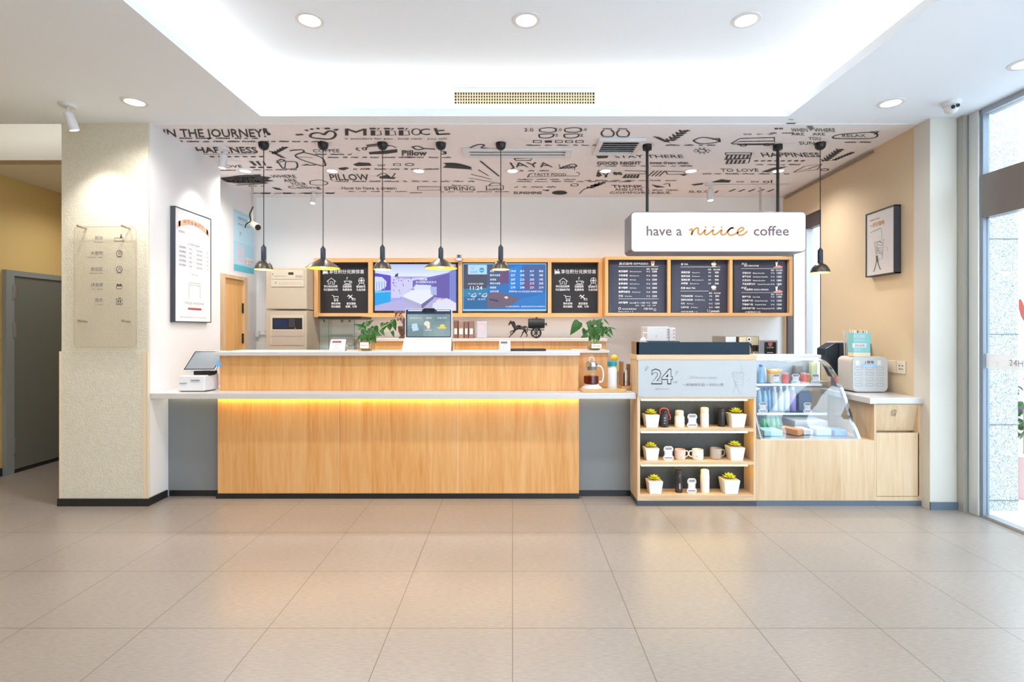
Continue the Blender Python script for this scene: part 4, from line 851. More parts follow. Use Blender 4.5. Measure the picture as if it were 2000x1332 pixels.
pot(1277.5, 2, 28, 4.39, 'lime succulent in a white pot at the left of the bottom shelf'); pot(1424, 2, 31, 4.39, 'lime succulent in a white pot at the right of the bottom shelf')
def flask(px, row, px_w, py_top, d, lab, body, capm, neck=.86, capf=.2, extra=None, name='vacuum_flask'):
    x = X(px, d); z = shz(row); r = px_w*.5*d/F; h = Z(py_top, d)-z
    t = thing(name, (x, d, z), lab, 'flask')
    hb = h*(1-capf)
    MB().lathe((x, d, 0), [(r*.94, z), (r, z+.004), (r, z+hb*.86), (r*neck, z+hb*.97), (r*neck*.96, z+hb)], 24).build('body', body, t, smooth=True)
    MB().lathe((x, d, 0), [(r*neck, z+hb+.0005), (r*neck*1.02, z+hb+.004), (r*neck, z+h*.95), (r*neck*.8, z+h*.985), (r*neck*.4, z+h)], 24).build('cap', capm, t, smooth=True)
    if extra: extra(t, x, d, z, r, h)
    return t
M_fw = mat('white_flask', (.80, .80, .80), .35); M_fb = mat('black_flask', (.018, .02, .026), .3); M_fc = mat('cream_cap', (.74, .68, .63), .4)
def redstrap(t, x, d, z, r, h):
    MB().tube(smooth_path([(x-r*.9, d, z+h*.74), (x-r*.8, d, z+h*1.0), (x, d, z+h*1.08), (x+r*.9, d, z+h*.98), (x+r*1.0, d, z+h*.8), (x+r*1.35, d-.01, z+h*.6), (x+r*1.2, d-.01, z+h*.42)], 5), .0052, 8).build('carry_strap', mat('red_strap', (.50, .07, .06), .5), t, smooth=True)
    m = MB().use(M_chalk)
    for k in range(3): m.text('ni', lambda u, v: (x-.012+u*.014, d-r*1.02, z+.03+k*.022+v*.013))
    m.build('print', None, t, recalc=False)
def ntext(t, x, d, z, r, h):
    m = MB().use(M_chalk); m.text('nice', lambda u, v: (x-.006+v*.018, d-r*1.015, z+h*.18+u*.02)); m.build('print', None, t, recalc=False)
flask(1297, 0, 17, 800, 4.40, 'black flask with a red carrying strap on the top shelf', M_fb, M_fb, .85, .22, redstrap)
flask(1327, 0, 19, 801, 4.40, 'short white flask with a domed cream cap on the top shelf', M_fw, M_fc, .84, .32)
flask(1376, 0, 16, 795, 4.40, 'tall white flask with a cream cap on the top shelf', M_fw, M_fc, .95, .28)
flask(1409, 0, 14, 796, 4.42, 'tall plain black flask on the top shelf beside the succulent', M_fb, M_fb, .92, .22)
flask(1325.5, 2, 14, 917, 4.40, 'slim black flask with white print on the bottom shelf', M_fb, M_fb, .92, .18, ntext)
flask(1376.5, 2, 17, 916, 4.40, 'slim white flask on the bottom shelf', M_fw, M_fw, .92, .18)
def price_tag(px, row, w, h, d, lab, z=None, group='badge-shaped price tags on the shelves'):
    x = X(px, d); z = shz(row) if z is None else z; W = w*d/F; Hh = h*d/F
    t = thing('price_tag', (x, d, z), lab, 'price tag', group)
    pts = [(.34, 0), (.5, .08), (.5, .26), (.38, .36), (.38, .62), (.47, .70), (.45, .88), (.30, 1.0)]
    poly = [(x+u*W, z+v*Hh) for u, v in pts]+[(x-u*W, z+v*Hh) for u, v in reversed(pts)]
    c = MB().prism(poly, 'y', d-.004, d).build('card', M_paper, t)
    MB().prism([(d+.001, z+.0), (d+.001, z+Hh*.6), (d+.003, z+Hh*.6), (d+.03, z+.0)], 'x', x-.004, x+.004).build('easel', M_paper, t)
    m = MB().use(mat('navy_print', (.06, .05, .16), .6)); q = d-.0046
    in_ = [(x+(px_-x)*.84, z+Hh*.5+(pz_-z-Hh*.5)*.88) for px_, pz_ in poly]; m.ribbon([(a, q, b) for a, b in in_]+[(in_[0][0], q, in_[0][1])], .0022, (0, 1, 0))
    for v in (.76, .84): m.add([(x+a*W, q-.0002, z+b*Hh) for a, b in ((-.3, v), (.3, v), (.3, v+.05), (-.3, v+.05))], [(0, 1, 2, 3)])
    m.add([(x+a*W, q-.0002, z+b*Hh) for a, b in ((-.36, .14), (.36, .14), (.36, .2), (-.36, .2))], [(0, 1, 2, 3)]); m.text('￥', lambda u, v: (x-.012+u*.012, q, z+Hh*.42+v*.02))
    m.build('print', None, c, recalc=False)
    return t
price_tag(1352, 0, 20, 26, 4.375, 'badge-shaped price tag between the white flasks on the top shelf'); price_tag(1305.5, 1, 20, 27, 4.375, 'badge-shaped price tag beside the pink mug on the middle shelf'); price_tag(1351, 2, 18.5, 29, 4.37, 'badge-shaped price tag between the slim flasks on the bottom shelf')
def mug(px, w, py_top, d, side, lab, m_, pm=None):
    x = X(px, d); z = shz(1); r = w*.5*d/F; h = Z(py_top, d)-z; t = thing('mug', (x, d, z), lab, 'mug')
    MB().lathe((x, d, 0), [(0, z+.004), (r*.86, z), (r*.96, z+.006), (r, z+h*.5), (r*.98, z+h), (r*.90, z+h), (r*.88, z+.012), (0, z+.010)], 28, caps=False).build('cup', m_, t, smooth=True)
    MB().tube(smooth_path([(x+side*r*.93, d, z+h*.82), (x+side*r*1.45, d, z+h*.8), (x+side*r*1.5, d, z+h*.4), (x+side*r*.93, d, z+h*.2)]), r*.11, 8).build('handle', m_, t, smooth=True)
    if pm:
        m = MB().use(pm); rr = random.Random(int(px))
        for k in range(14):
            a = -math.pi/2+rr.uniform(-1, 1); zz = z+h*rr.uniform(.15, .85); l = rr.uniform(.15, .35)
            m.ribbon([(x+r*1.02*math.cos(a+l*j/3), d+r*1.02*math.sin(a+l*j/3), zz+h*.12*j/3) for j in range(4)], .0022, (math.cos(a), math.sin(a), 0))
        m.build('print', None, t, recalc=False)
mug(1328, 21, 877.5, 4.41, 1, 'pink patterned mug on the middle shelf', mat('pink_ceramic', (.80, .60, .54), .3), mat('red_print', (.65, .22, .18), .5))
mug(1362.5, 22, 877.5, 4.41, -1, 'white mug with grey strokes and its handle to the left', mat('white_ceramic', (.80, .79, .77), .3), mat('blue_grey_print', (.3, .32, .36), .5))
mug(1398, 22, 875, 4.42, 1, 'clear glass mug on the middle shelf', glass('mug_glass', (.93, .92, .92), 1.0, f0=.10, frost=.22, frost_col=(.85, .78, .74)))
# ================================================================== DISPLAY CASE AND RIGHT CABINETS
KX = 3.0
def display_counter():
    t = thing('display_counter', (2.5, 4.6, 0), 'daylight-paled oak base cabinet under the curved glass display case', 'cabinet')
    zt = Z(860, SF)
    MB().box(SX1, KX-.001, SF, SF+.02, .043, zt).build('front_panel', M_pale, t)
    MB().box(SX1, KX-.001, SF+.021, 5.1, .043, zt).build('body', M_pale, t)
    MB().box(SX1+.001, KX-.001, SF-.003, SF+.03, 0, .042).build('kickboard', mat('blue_grey_baseboard', (.10, .135, .17), .4), t)
display_counter()
def bin_cabinet():
    x0, x1 = KX, rw(SF)-.004; t = thing('waste_cabinet', ((x0+x1)/2, 4.5, 0), 'daylight-paled oak waste bin cabinet with a sloping flap at the right wall', 'cabinet')
    zt = .844; e = .018
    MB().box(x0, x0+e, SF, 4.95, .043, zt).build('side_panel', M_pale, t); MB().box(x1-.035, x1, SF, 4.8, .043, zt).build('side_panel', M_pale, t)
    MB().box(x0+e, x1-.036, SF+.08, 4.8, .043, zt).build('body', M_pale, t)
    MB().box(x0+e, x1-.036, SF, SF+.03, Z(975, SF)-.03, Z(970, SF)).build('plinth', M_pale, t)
    dx1 = X(1795, SF)
    MB().box(x0, x1, SF-.003, SF+.03, 0, .042).build('kickboard', mat('blue_grey_baseboard', (.10, .135, .17), .4), t)
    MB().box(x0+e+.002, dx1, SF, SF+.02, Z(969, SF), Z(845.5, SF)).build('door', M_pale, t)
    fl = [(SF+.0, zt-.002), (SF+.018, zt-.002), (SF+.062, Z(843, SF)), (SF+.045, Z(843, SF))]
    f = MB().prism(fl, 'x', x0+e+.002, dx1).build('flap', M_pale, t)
    m = MB().use(M_ink); fn = lambda a, b: (X(a, SF), SF-.0015+.045*(b-790)/53, Z(b, SF))
    m.ribbon([fn(1743, 805), (fn(1744.5, 813)), fn(1751, 813), fn(1752.5, 805)], .003, (0, 1, 0)); m.ribbon([fn(1741.5, 804), fn(1754, 803)], .003, (0, 1, 0)); m.ribbon([fn(1745, 802), fn(1751, 801)], .003, (0, 1, 0))
    for a in (1746, 1748, 1750): m.ribbon([fn(a, 806), fn(a, 812)], .002, (0, 1, 0))
    m.build('bin_symbol', None, f, recalc=False)
bin_cabinet()
m = MB().prism([(2.955, 4.305), (rw(4.305)-.004, 4.305), (rw(5.0)-.004, 5.0), (2.955, 5.0)], 'z', .846, .897)
tag(m.build('side_worktop', M_stone, None, bevel=.005), 'white stone worktop on the waste cabinet by the yellow wall', 'worktop')
# curved display case
CPROF = [(4.356, .548), (4.42, .652), (4.51, .813), (4.615, .979), (4.727, 1.097), (4.827, 1.160), (4.924, 1.190)]
def case():
    x0, x1 = 2.075, 2.915; zb = .545; t = thing('display_case', ((x0+x1)/2, 4.7, zb), 'curved glass refrigerated display case of drinks and snacks', 'display case')
    cp = [(p.y, p.z) for p in smooth_path([(0, a, b) for a, b in CPROF], 5)]
    g = MB(); n = len(cp)
    vs = [(x0+.012, a, b) for a, b in cp]+[(x1-.012, a, b) for a, b in cp]; g.add(vs, [(i, i+1, n+i+1, n+i) for i in range(n-1)])
    o = g.build('curved_glass', glass('case_glass', (.96, .98, .985), 1.0, f0=.10), t, smooth=True, recalc=False)
    for xx in (x0, x1-.022):          # steel end frames following the curve
        m = MB(); inn = []
        for i, (a, b) in enumerate(cp):
            a0, b0 = cp[max(0, i-1)]; a1, b1 = cp[min(n-1, i+1)]; tv = Vector((a1-a0, b1-b0)).normalized(); inn.append((a-tv.y*-.03*-1*-1 if False else a+tv.y*.03, b-tv.x*.03))
        for i in range(n-1): m.prism([cp[i], cp[i+1], inn[i+1], inn[i]], 'x', xx, xx+.022)
        m.build('end_frame', M_chrome, t)
        gl = MB().poly([(xx+.011, a, b) for a, b in cp]+[(xx+.011, 5.05, 1.19), (xx+.011, 5.05, .55)]).build('end_glass', glass('case_glass', (.96, .98, .985), 1.0, f0=.10), t, recalc=False)
    MB().box(x0, x1, 4.35, 5.09, zb-.001, zb+.004).build('floor_plate', M_steel, t)
    MB().box(x0, x1, 4.915, 5.1, 1.191, 1.222).build('top', M_wplastic, t, bevel=.003)
    MB().box(x0+.01, x1-.025, 4.93, 4.945, 1.172, 1.189).build('light_bar', emis('case_led', (.92, .97, 1), 7.0), t)
    MB().box(x0+.01, x1-.03, 5.06, 5.07, zb+.005, 1.19).build('rear_door', mat('blue_grey_rear', (.42, .50, .56), .3), t)
    for z, f in ((.955, 4.83), (.698, 4.745)):
        MB().box(x0+.023, x1-.045, f+.012, 5.05, z-.008, z).build('shelf', glass('case_shelf', (.85, .92, .94), .8), t)
        MB().box(x0+.023, x1-.045, f, f+.011, z-.016, z+.004).build('shelf_edge', mat('white_shelf_edge', (.85, .86, .88), .35), t)
        MB().box(x0+.03, x1-.06, f+.02, f+.032, z-.014, z-.009).build('shelf_light', emis('case_led2', (.9, .96, 1), 3.0), t)
case()
def bottle(px, z, w, py_top, d, lab, body, capm, cat='bottle', group=None, name='drink_bottle', shoulder=.6):
    x = X(px, d); r = w*.5*d/F; h = max(.05, Z(py_top, d)-z); t = thing(name, (x, d, z), lab, cat, group)
    MB().lathe((x, d, 0), [(r*.88, z+.0005), (r, z+.006), (r*.96, z+h*.25), (r, z+h*.3), (r, z+h*shoulder), (r*.5, z+h*.83), (r*.42, z+h*.88)], 20).build('body', body, t, smooth=True)
    MB().lathe((x, d, 0), [(r*.48, z+h*.881), (r*.48, z+h)], 16).build('cap', capm, t, smooth=True)
    return t
G_blue = mat('blue_tinted_plastic', (.25, .47, .68), .2, spec=.8); G_clear = mat('pale_plastic', (.60, .66, .72), .2, spec=.8); G_green = mat('green_tinted_plastic', (.10, .48, .24), .2, spec=.8); G_red = mat('red_jam', (.72, .16, .16), .3)
M_blue = mat('blue_cap', (.06, .22, .55), .4); M_tealw = mat('pale_teal_card', (.55, .72, .66), .6)
zA, zB, zC = .9555, .6985, .5495
# top shelf of the case
bottle(1486, zA, 13, 712, 4.92, 'tall blue-tinted bottle at the left of the case top shelf', G_blue, M_blue); bottle(1494, zA, 10, 718, 4.98, 'slim pale bottle behind the blue-tinted one on the case top shelf', G_clear, M_wplastic)
o = MB(); d = 4.95; o.use(mat('orange_wrap', (.85, .42, .08), .4)); o.box(X(1501, d), X(1521, d), d-.03, d+.04, zA+.085, zA+.125); o.use(mat('cream_wrap', (.80, .68, .48), .5)); o.box(X(1501, d), X(1521, d), d-.03, d+.04, zA+.0005, zA+.0849)
tag(o.build('snack_box', None, None, bevel=.003), 'orange-topped snack box on the case top shelf', 'box')
for px, lab in ((1534, 'red jar left of the middle price tag on the case top shelf'), (1570, 'red jar right of the middle price tag on the case top shelf')):
    d = 4.90; x = X(px, d); r = .031; t = thing('jam_jar', (x, d, zA), lab, 'jar', 'red jars in the case')
    MB().lathe((x, d, 0), [(r*.9, zA+.0005), (r, zA+.008), (r, zA+.075), (r*.85, zA+.085)], 20).build('body', G_red, t, smooth=True); MB().lathe((x, d, 0), [(r*.9, zA+.0852), (r*.9, zA+.1)], 20).build('lid', mat('pink_lid', (.78, .45, .42), .4), t, smooth=True)
d = 5.0; o = MB().box(X(1551, d), X(1566, d), d-.02, d+.03, zA+.0005, zA+.16); tag(o.build('snack_pack', mat('grey_brown_pack', (.22, .22, .21), .4), None, bevel=.004), 'dark grey pack behind the middle price tag in the case', 'box')
d = 4.98; o = MB().box(X(1583, d), X(1594, d), d-.02, d+.03, zA+.0005, zA+.19); tag(o.build('drink_carton', mat('lime_carton', (.68, .75, .45), .5), None, bevel=.003), 'lime green carton at the right of the case top shelf', 'carton')
d = 4.93; x = X(1577, d); t = thing('juice_cup', (x, d, zA), 'orange juice cup beside the red jar on the case top shelf', 'cup'); MB().lathe((x, d, 0), [(.018, zA+.0005), (.023, zA+.08)], 18).build('cup', mat('orange_juice', (.85, .45, .10), .3), t, smooth=True); MB().lathe((x, d, 0), [(.025, zA+.0802), (.024, zA+.088)], 18).build('lid', M_wplastic, t)
for px, lab in ((1516, 'badge-shaped price tag at the left of the case top shelf'), (1554, 'badge-shaped price tag in the middle of the case top shelf'), (1592, 'badge-shaped price tag at the right of the case top shelf')): price_tag(px, 0, 17, 19, 4.862, lab, zA)
# second shelf
bottle(1483, zB, 10, 756, 4.86, 'blue bottle at the far left of the case second shelf', G_blue, M_blue); bottle(1494, zB, 10, 757, 4.88, 'blue bottle second from the left in the case second shelf', G_blue, M_blue); bottle(1502, zB, 9, 756, 4.92, 'blue bottle third from the left in the case second shelf', G_blue, M_blue)
bottle(1513, zB, 11, 755, 4.9, 'clear bottle beside the blue bottles in the case', G_clear, M_wplastic, shoulder=.7); bottle(1525, zB, 11, 754, 4.9, 'clear bottle in the middle of the case second shelf', G_clear, M_wplastic, shoulder=.7); bottle(1537, zB, 11, 753, 4.9, 'clear bottle left of the purple bottle in the case', G_clear, M_wplastic, shoulder=.7)
bottle(1549, zB, 11, 756, 4.88, 'purple bottle in the case second shelf', mat('purple_plastic', (.33, .28, .62), .25), M_wplastic, shoulder=.72)
d = 4.92; o = MB().box(X(1557, d), X(1582, d), d-.03, d+.05, zB+.0005, zB+.17); tag(o.build('drink_carton', mat('slate_blue_carton', (.16, .23, .34), .4), None, bevel=.004), 'slate blue carton in the case second shelf', 'carton')
price_tag(1490, 0, 18, 21, 4.775, 'badge-shaped price tag at the left of the case second shelf', zB); price_tag(1577, 0, 16, 20, 4.775, 'badge-shaped price tag at the right of the case second shelf', zB)
# floor of the case
for i, px in enumerate((1492, 1501, 1510, 1519)):
    bottle(px, zC, 9.5, 813, 4.70+.04*(i % 2), 'green bottle on the case floor, %s' % ('nearest the shelf unit', 'second from the shelf unit', 'third from the shelf unit', 'fourth from the shelf unit')[i], G_green, mat('green_cap', (.04, .30, .12), .4), group='green bottles on the case floor')
def pack(pts, z0, z1, m_, name, lab, cat='pack'):
    tag(MB().prism(pts, 'z', z0, z1).build(name, m_, None, bevel=.006, seg=3), lab, cat)
d = 4.5; pack([(X(1487, d), 4.45), (X(1523, d), 4.45), (X(1523, d), 4.6), (X(1487, d), 4.6)], zC+.0005, zC+.05, mat('teal_tray', (.40, .68, .66), .3), 'snack_tray', 'pale teal tray in front of the green bottles', 'tray')
d = 4.55; pack([(X(1531, d), 4.6), (X(1546, d), 4.45), (X(1562, d), 4.5), (X(1545, d), 4.66)], zC+.0005, zC+.055, mat('orange_red_pack', (.80, .36, .16), .4), 'snack_pack', 'orange-red snack pack lying on the case floor')
pack([(2.515, 4.50), (2.60, 4.50), (2.60, 4.66), (2.515, 4.66)], zC+.0005, zC+.045, M_paper, 'paper_pack', 'white paper pack on the case floor beside the orange pack')
pack([(2.61, 4.47), (2.74, 4.47), (2.74, 4.62), (2.61, 4.62)], zC+.0005, zC+.06, mat('pale_blue_wrap', (.52, .62, .72), .3), 'snack_pack', 'pale blue snack pack on the case floor')
pack([(2.76, 4.46), (2.87, 4.46), (2.87, 4.60), (2.76, 4.60)], zC+.0005, zC+.05, mat('blue_wrap', (.18, .32, .55), .3), 'snack_pack', 'deep blue snack pack at the right of the case floor')
pack([(2.56, 4.72), (2.86, 4.72), (2.86, 4.98), (2.56, 4.98)], zC+.0005, zC+.085, mat('white_tray', (.80, .81, .83), .3), 'cake_box', 'flat white cake box at the rear of the case floor', 'box')

# power bank station with a carton of sticks on top
def station():
    d = 4.66; z = .8975; x0, x1 = X(1666, d), X(1734, d); z1 = Z(697, d)
    t = thing('charging_station', ((x0+x1)/2, d+.1, z), 'rounded white power bank rental station with twelve slots', 'charging station')
    MB().prism(rrect(x0-.004, x1+.004, z+.006, z1, .045, 7), 'y', d+.012, d+.21).build('case', mat('warm_grey_case', (.60, .55, .50), .45), t, smooth=True)
    f = MB().prism(rrect(x0, x1, z+.006, z1, .045, 7), 'y', d, d+.011).build('front', mat('pale_grey_front', (.55, .58, .59), .4), t, bevel=.003)
    MB().box(x0+.03, x1-.03, d+.03, d+.2, z, z+.0058).build('foot', M_black, t)
    m = MB(); q = d-.0012
    for i, py in enumerate((719.5, 730, 741, 751.5)):
        for cx in (1676.5, 1698, 1719):
            a = [(X(cx, d)+u, Z(py, d)+v) for u, v in rrect(-.033, .033, -.012, .012, .008, 3)]
            m.ribbon([(u, q, v) for u, v in a+[a[0]]], .0028, (0, 1, 0))
    m.build('slot', mat('grey_slot', (.30, .33, .34), .5), f, recalc=False)
    m = MB().use(M_ink); q -= .0004; m.ptext('J 街电', 1689, 710, 5.5, q, 18, .01); m.use(M_paper)
    for px in (1675, 1717): m.poly([P(a, b, q) for a, b in ((px-3.5, 713), (px+3.5, 713), (px+3.5, 704), (px-3.5, 704))])
    m.use(mat('sky_blue_sticker', (.30, .60, .85), .4)); m.poly([P(a, b, q-.0003) for a, b in ((1683, 717.5), (1712, 717.5), (1712, 712), (1683, 712))]); m.use(M_paper); m.ptext('扫码租借', 1686, 716.6, 3.6, q-.0008, 18)
    m.build('print', None, f, recalc=False)
    zb = z1+.001; dd = d+.06; a0, a1 = X(1662, dd), X(1695, dd); zt = Z(647, dd)
    c = thing('stick_carton', ((a0+a1)/2, dd, zb), 'teal carton of stirring sticks standing on the white charging station', 'carton')
    b = MB().use(mat('teal_carton', (.25, .58, .60), .5)); b.box(a0, a1, dd-.035, dd+.045, zb+.035, zt-.015); b.use(mat('cream_wrap', (.80, .68, .48), .5)); b.box(a0, a1, dd-.035, dd+.045, zb, zb+.0349)
    bx = b.build('box', None, c)
    m = MB().use(M_paper); q = dd-.037; m.ptext('欢迎自取', 1667, 660, 6.5, q, 23, .01); m.ptext('免费搅拌棒', 1668, 667, 4.5, q, 21); m.poly([P(x_, y_, q) for x_, y_ in ((1665, 679), (1692, 679), (1692, 670.5), (1665, 670.5))]); m.use(M_grayink); m.ptext('请勿浪费', 1669, 677.5, 5, q-.0005, 20); m.use(M_paper); m.ptext('谢谢', 1669, 685, 4, q, 12); m.build('lettering', None, bx, recalc=False)
    rr = random.Random(2); w_, k_ = MB(), MB()
    for k in range(16):
        x = a0+.01+(a1-a0-.02)*k/15; y = dd-.02+.05*rr.random(); (k_ if k in (6, 10) else w_).box(x-.0035, x+.0035, y-.001, y+.001, zb+.04, zt+.005+.012*rr.random())
    w_.build('stick', mat('pale_stick', (.85, .72, .58), .6), c); k_.build('dark_stick', M_kick, c)
    d = 4.92; x = X(1652, d); t2 = thing('straw_holder', (x, d, 0), 'tall slim holder of pale straws beside the black faceted bin', 'straw holder'); t2.location = (x, d, .8975)
    MB().lathe((x, d, 0), [(.02, .898), (.02, 1.32)], 14).build('tube', glass('jar_glass', (.95, .93, .88), .9), t2, smooth=True)
    m = MB()
    for k in range(6): m.tube([(x-.008+.003*k, d, .905), (x-.022+.009*k, d+.004*(k % 3), Z(644+(k % 3)*2, d))], .0026, 6)
    m.build('straw', M_wplastic, t2)
station()
def facet_box():
    d = 5.0; z = lambda py: Z(py, d); t = thing('faceted_dispenser', (X(1665, d), d+.05, 1.0), 'black faceted dispenser against the yellow wall behind the charging station', 'dispenser')
    o = [(1613, 681), (1631, 670), (1700, 669), (1714, 684), (1717, 700), (1700, 738), (1636, 738), (1613, 694)]
    fr = [(1637, 670.5), (1662, 670.5), (1694, 671), (1712, 686), (1712, 700), (1698, 737), (1638, 737), (1637, 712)]
    MB().prism([(X(a, d), Z(b, d)) for a, b in o], 'y', d, d+.15).build('body', M_navy, t, bevel=.004)
    MB().prism([(X(1638, d), z(737)), (X(1700, d), z(737)), (X(1712, d), z(690)), (X(1700, d), z(671)), (X(1638, d), z(671))], 'y', d-.012, d-.001).build('front_plate', mat('blue_black_plate', (.025, .04, .065), .3), t)
    MB().box(X(1630, d), X(1662, d), d+.0, d+.12, z(669.5), z(667)).build('lid', M_wplastic, t)
    MB().box(X(1640, d), X(1700, d), d+.02, d+.14, .8975, z(738)-.001).build('pedestal', M_navy, t)
facet_box()
def socket_plate():
    d0, d1 = 4.52, 4.79; z0, z1 = 1.075, 1.185
    f = lambda d, z, o: (rw(d)-o, d, z)
    t = thing('wall_socket', (rw(4.65), 4.65, 1.13), 'double cream wall socket on the yellow wall beside the charging station', 'socket')
    for a, b in ((4.515, 4.622), (4.628, 4.735)):
        MB().prism([(rw(a)-.001, a), (rw(a)-.010, a), (rw(b)-.010, b), (rw(b)-.001, b)], 'z', z0, z1).build('plate', mat('cream_plate', (.78, .68, .54), .4), t, bevel=.002)
    m = MB()
    for a, z in ((4.545, 1.145), (4.585, 1.145), (4.55, 1.115), (4.58, 1.115)): m.box(rw(a)-.0125, rw(a)-.0105, a-.009, a+.009, z-.003, z+.003)
    m.build('pin_holes', M_kick, t)
socket_plate()
# picture on the yellow wall, lit poster on the white wall, acrylic board on the pillar
def wall_picture():
    d0, d1 = 4.575, 4.975; z0, z1 = 1.958, 2.56; th = .062
    t = thing('framed_picture', (rw(4.77), 4.77, z0), 'black framed line drawing of a walking cup on the yellow wall', 'picture')
    def slab(a0, a1, o0, o1, zz0, zz1): return MB().prism([(rw(a0)-o0, a0), (rw(a0)-o1, a0), (rw(a1)-o1, a1), (rw(a1)-o0, a1)], 'z', zz0, zz1)
    fr = MB()
    for a in ((d0, d0+.01, z0, z1), (d1-.01, d1, z0, z1), (d0, d1, z0, z0+.01), (d0, d1, z1-.01, z1)): q = slab(a[0], a[1], .002, th, a[2], a[3]); fr.add(q.v, q.f)
    fr.build('frame', mat('dark_slate_frame', (.035, .042, .055), .4), t)
    pic = slab(d0+.01, d1-.01, .003, th-.006, z0+.01, z1-.01).build('sheet', mat('warm_white_sheet', (.66, .62, .60), .6), t)
    m = MB(); fn = lambda s, v: (rw(d1-.01-s*.38)-th+.0045, d1-.01-s*.38, z0+.01+v*.58); N = (1, 0, 0)
    m.use(mat('gold_script', '#c07f35', .5)); tw = textw('一杯好咖啡'); m.text('一杯好咖啡', lambda u, v: fn(.12+u*.55/tw, .77+v*.075)); tw = textw('niiice day'); m.text('niiice day', lambda u, v: fn(.14+u*.36/tw, .88+v*.035))
    m.use(M_grayink); rb = lambda p, wd=.003: m.ribbon([fn(*q) for q in p], wd, N)
    rb([(.15, .70), (.55, .73)])
    for k in range(6): rb([(.28+.38*math.sin(j*.33+k)*.3+.2+(.0), .50-k*.035+.02*math.cos(j*.6+k)) for j in range(14)])
    rb([(.55, .72), (.58, .62), (.56, .55)]); rb([(.30, .52), (.66, .54), (.58, .24), (.38, .23), (.30, .52)]); rb([(.72, .42), (.78, .38), (.76, .34)])
    m.use(mat('brown_ink', (.12, .08, .07), .7)); m.add([fn(*q) for q in ((.36, .30), (.42, .31), (.45, .2), (.37, .2))], [(0, 1, 2, 3)]); rb([(.37, .2), (.30, .08), (.26, .06)], .009); rb([(.42, .2), (.50, .09), (.54, .08)], .009)
    m.build('drawing', None, pic, recalc=False)
wall_picture()
def poster():
    xw = -3.0245; xf = -2.982; d0, d1 = 4.60, 5.155; z0, z1 = 1.528, 2.556
    t = thing('lit_poster', (xw, 4.88, z0), 'tall white lit poster in a black frame on the white side wall', 'poster')
    fr = MB()
    for a in ((d0, d0+.008, z0, z1), (d1-.008, d1, z0, z1), (d0+.008, d1-.008, z0, z0+.008), (d0+.008, d1-.008, z1-.008, z1)): fr.box(xw, xf, a[0], a[1], a[2], a[3])
    fr.build('frame', mat('dark_slate_frame', (.035, .042, .055), .4), t)
    s = MB().box(xw+.001, xf-.003, d0+.009, d1-.009, z0+.009, z1-.009).build('sheet', mat('lit_sheet', (.72, .73, .75), .35, emit=(.90, .91, .95), es=.04), t)
    fn = lambda s_, v: (xf-.0015, d0+.01+s_*(d1-d0-.02), z0+.01+v*(z1-z0-.02)); N = (1, 0, 0)
    m = MB().use(mat('coral_print', (.88, .48, .32), .6))
    top = [(.08+.84*k/14, .885+.055*math.sin(math.pi*k/14)) for k in range(15)]
    m.add([fn(a, b) for a, b in top]+[fn(a, b-.05) for a, b in top], [(k, k+1, 16+k, 15+k) for k in range(14)])
    m.add([fn(*q) for q in ((.03, .82), (.13, .85), (.13, .90), (.06, .875))], [(0, 1, 2, 3)]); m.add([fn(*q) for q in ((.97, .82), (.87, .85), (.87, .90), (.94, .875))], [(0, 1, 2, 3)])
    def tx(s_, x0, x1, y, h, mm): m.use(mm); tw = textw(s_); m.text(s_, lambda u, v: fn(x0+u*(x1-x0)/tw, y+v*h))
    tx('会员专享好礼', .2, .8, .885, .038, M_paper); tx('亲爱的', .08, .24, .79, .022, M_paleink); tx('入住即可兑换', .32, .66, .70, .016, M_paleink)
    for i, y in enumerate((.655, .615, .575, .535, .495)):
        tx('会员等级', .10, .27, y, .018, M_grayink); tx('95折', .36, .44, y, .016, M_paleink); tx('延迟退房', .58, .74, y, .016, M_paleink); tx('1 份', .86, .93, y, .014, M_paleink)
    tx('扫码入会', .42, .62, .425, .014, M_paleink)
    m.use(M_grayink); m.ribbon([fn(*q) for q in ((.36, .21), (.36, .345), (.38, .355), (.66, .355), (.68, .345), (.68, .21))], .003, N); m.ribbon([fn(*q) for q in ((.37, .335), (.45, .33), (.52, .34), (.6, .33), (.67, .335))], .003, N)
    tx('FREE PHONE', .25, .80, .155, .022, M_paleink)
    m.use(mat('brick_red_print', (.50, .10, .10), .6)); m.add([fn(*q) for q in ((.33, .105), (.72, .105), (.72, .125), (.33, .125))], [(0, 1, 2, 3)]); tx('免费会员注册', .37, .68, .108, .013, M_paper); tx('最终解释权归门店所有', .12, .85, .03, .012, M_paleink)
    m.build('print', None, s, recalc=False)
poster()
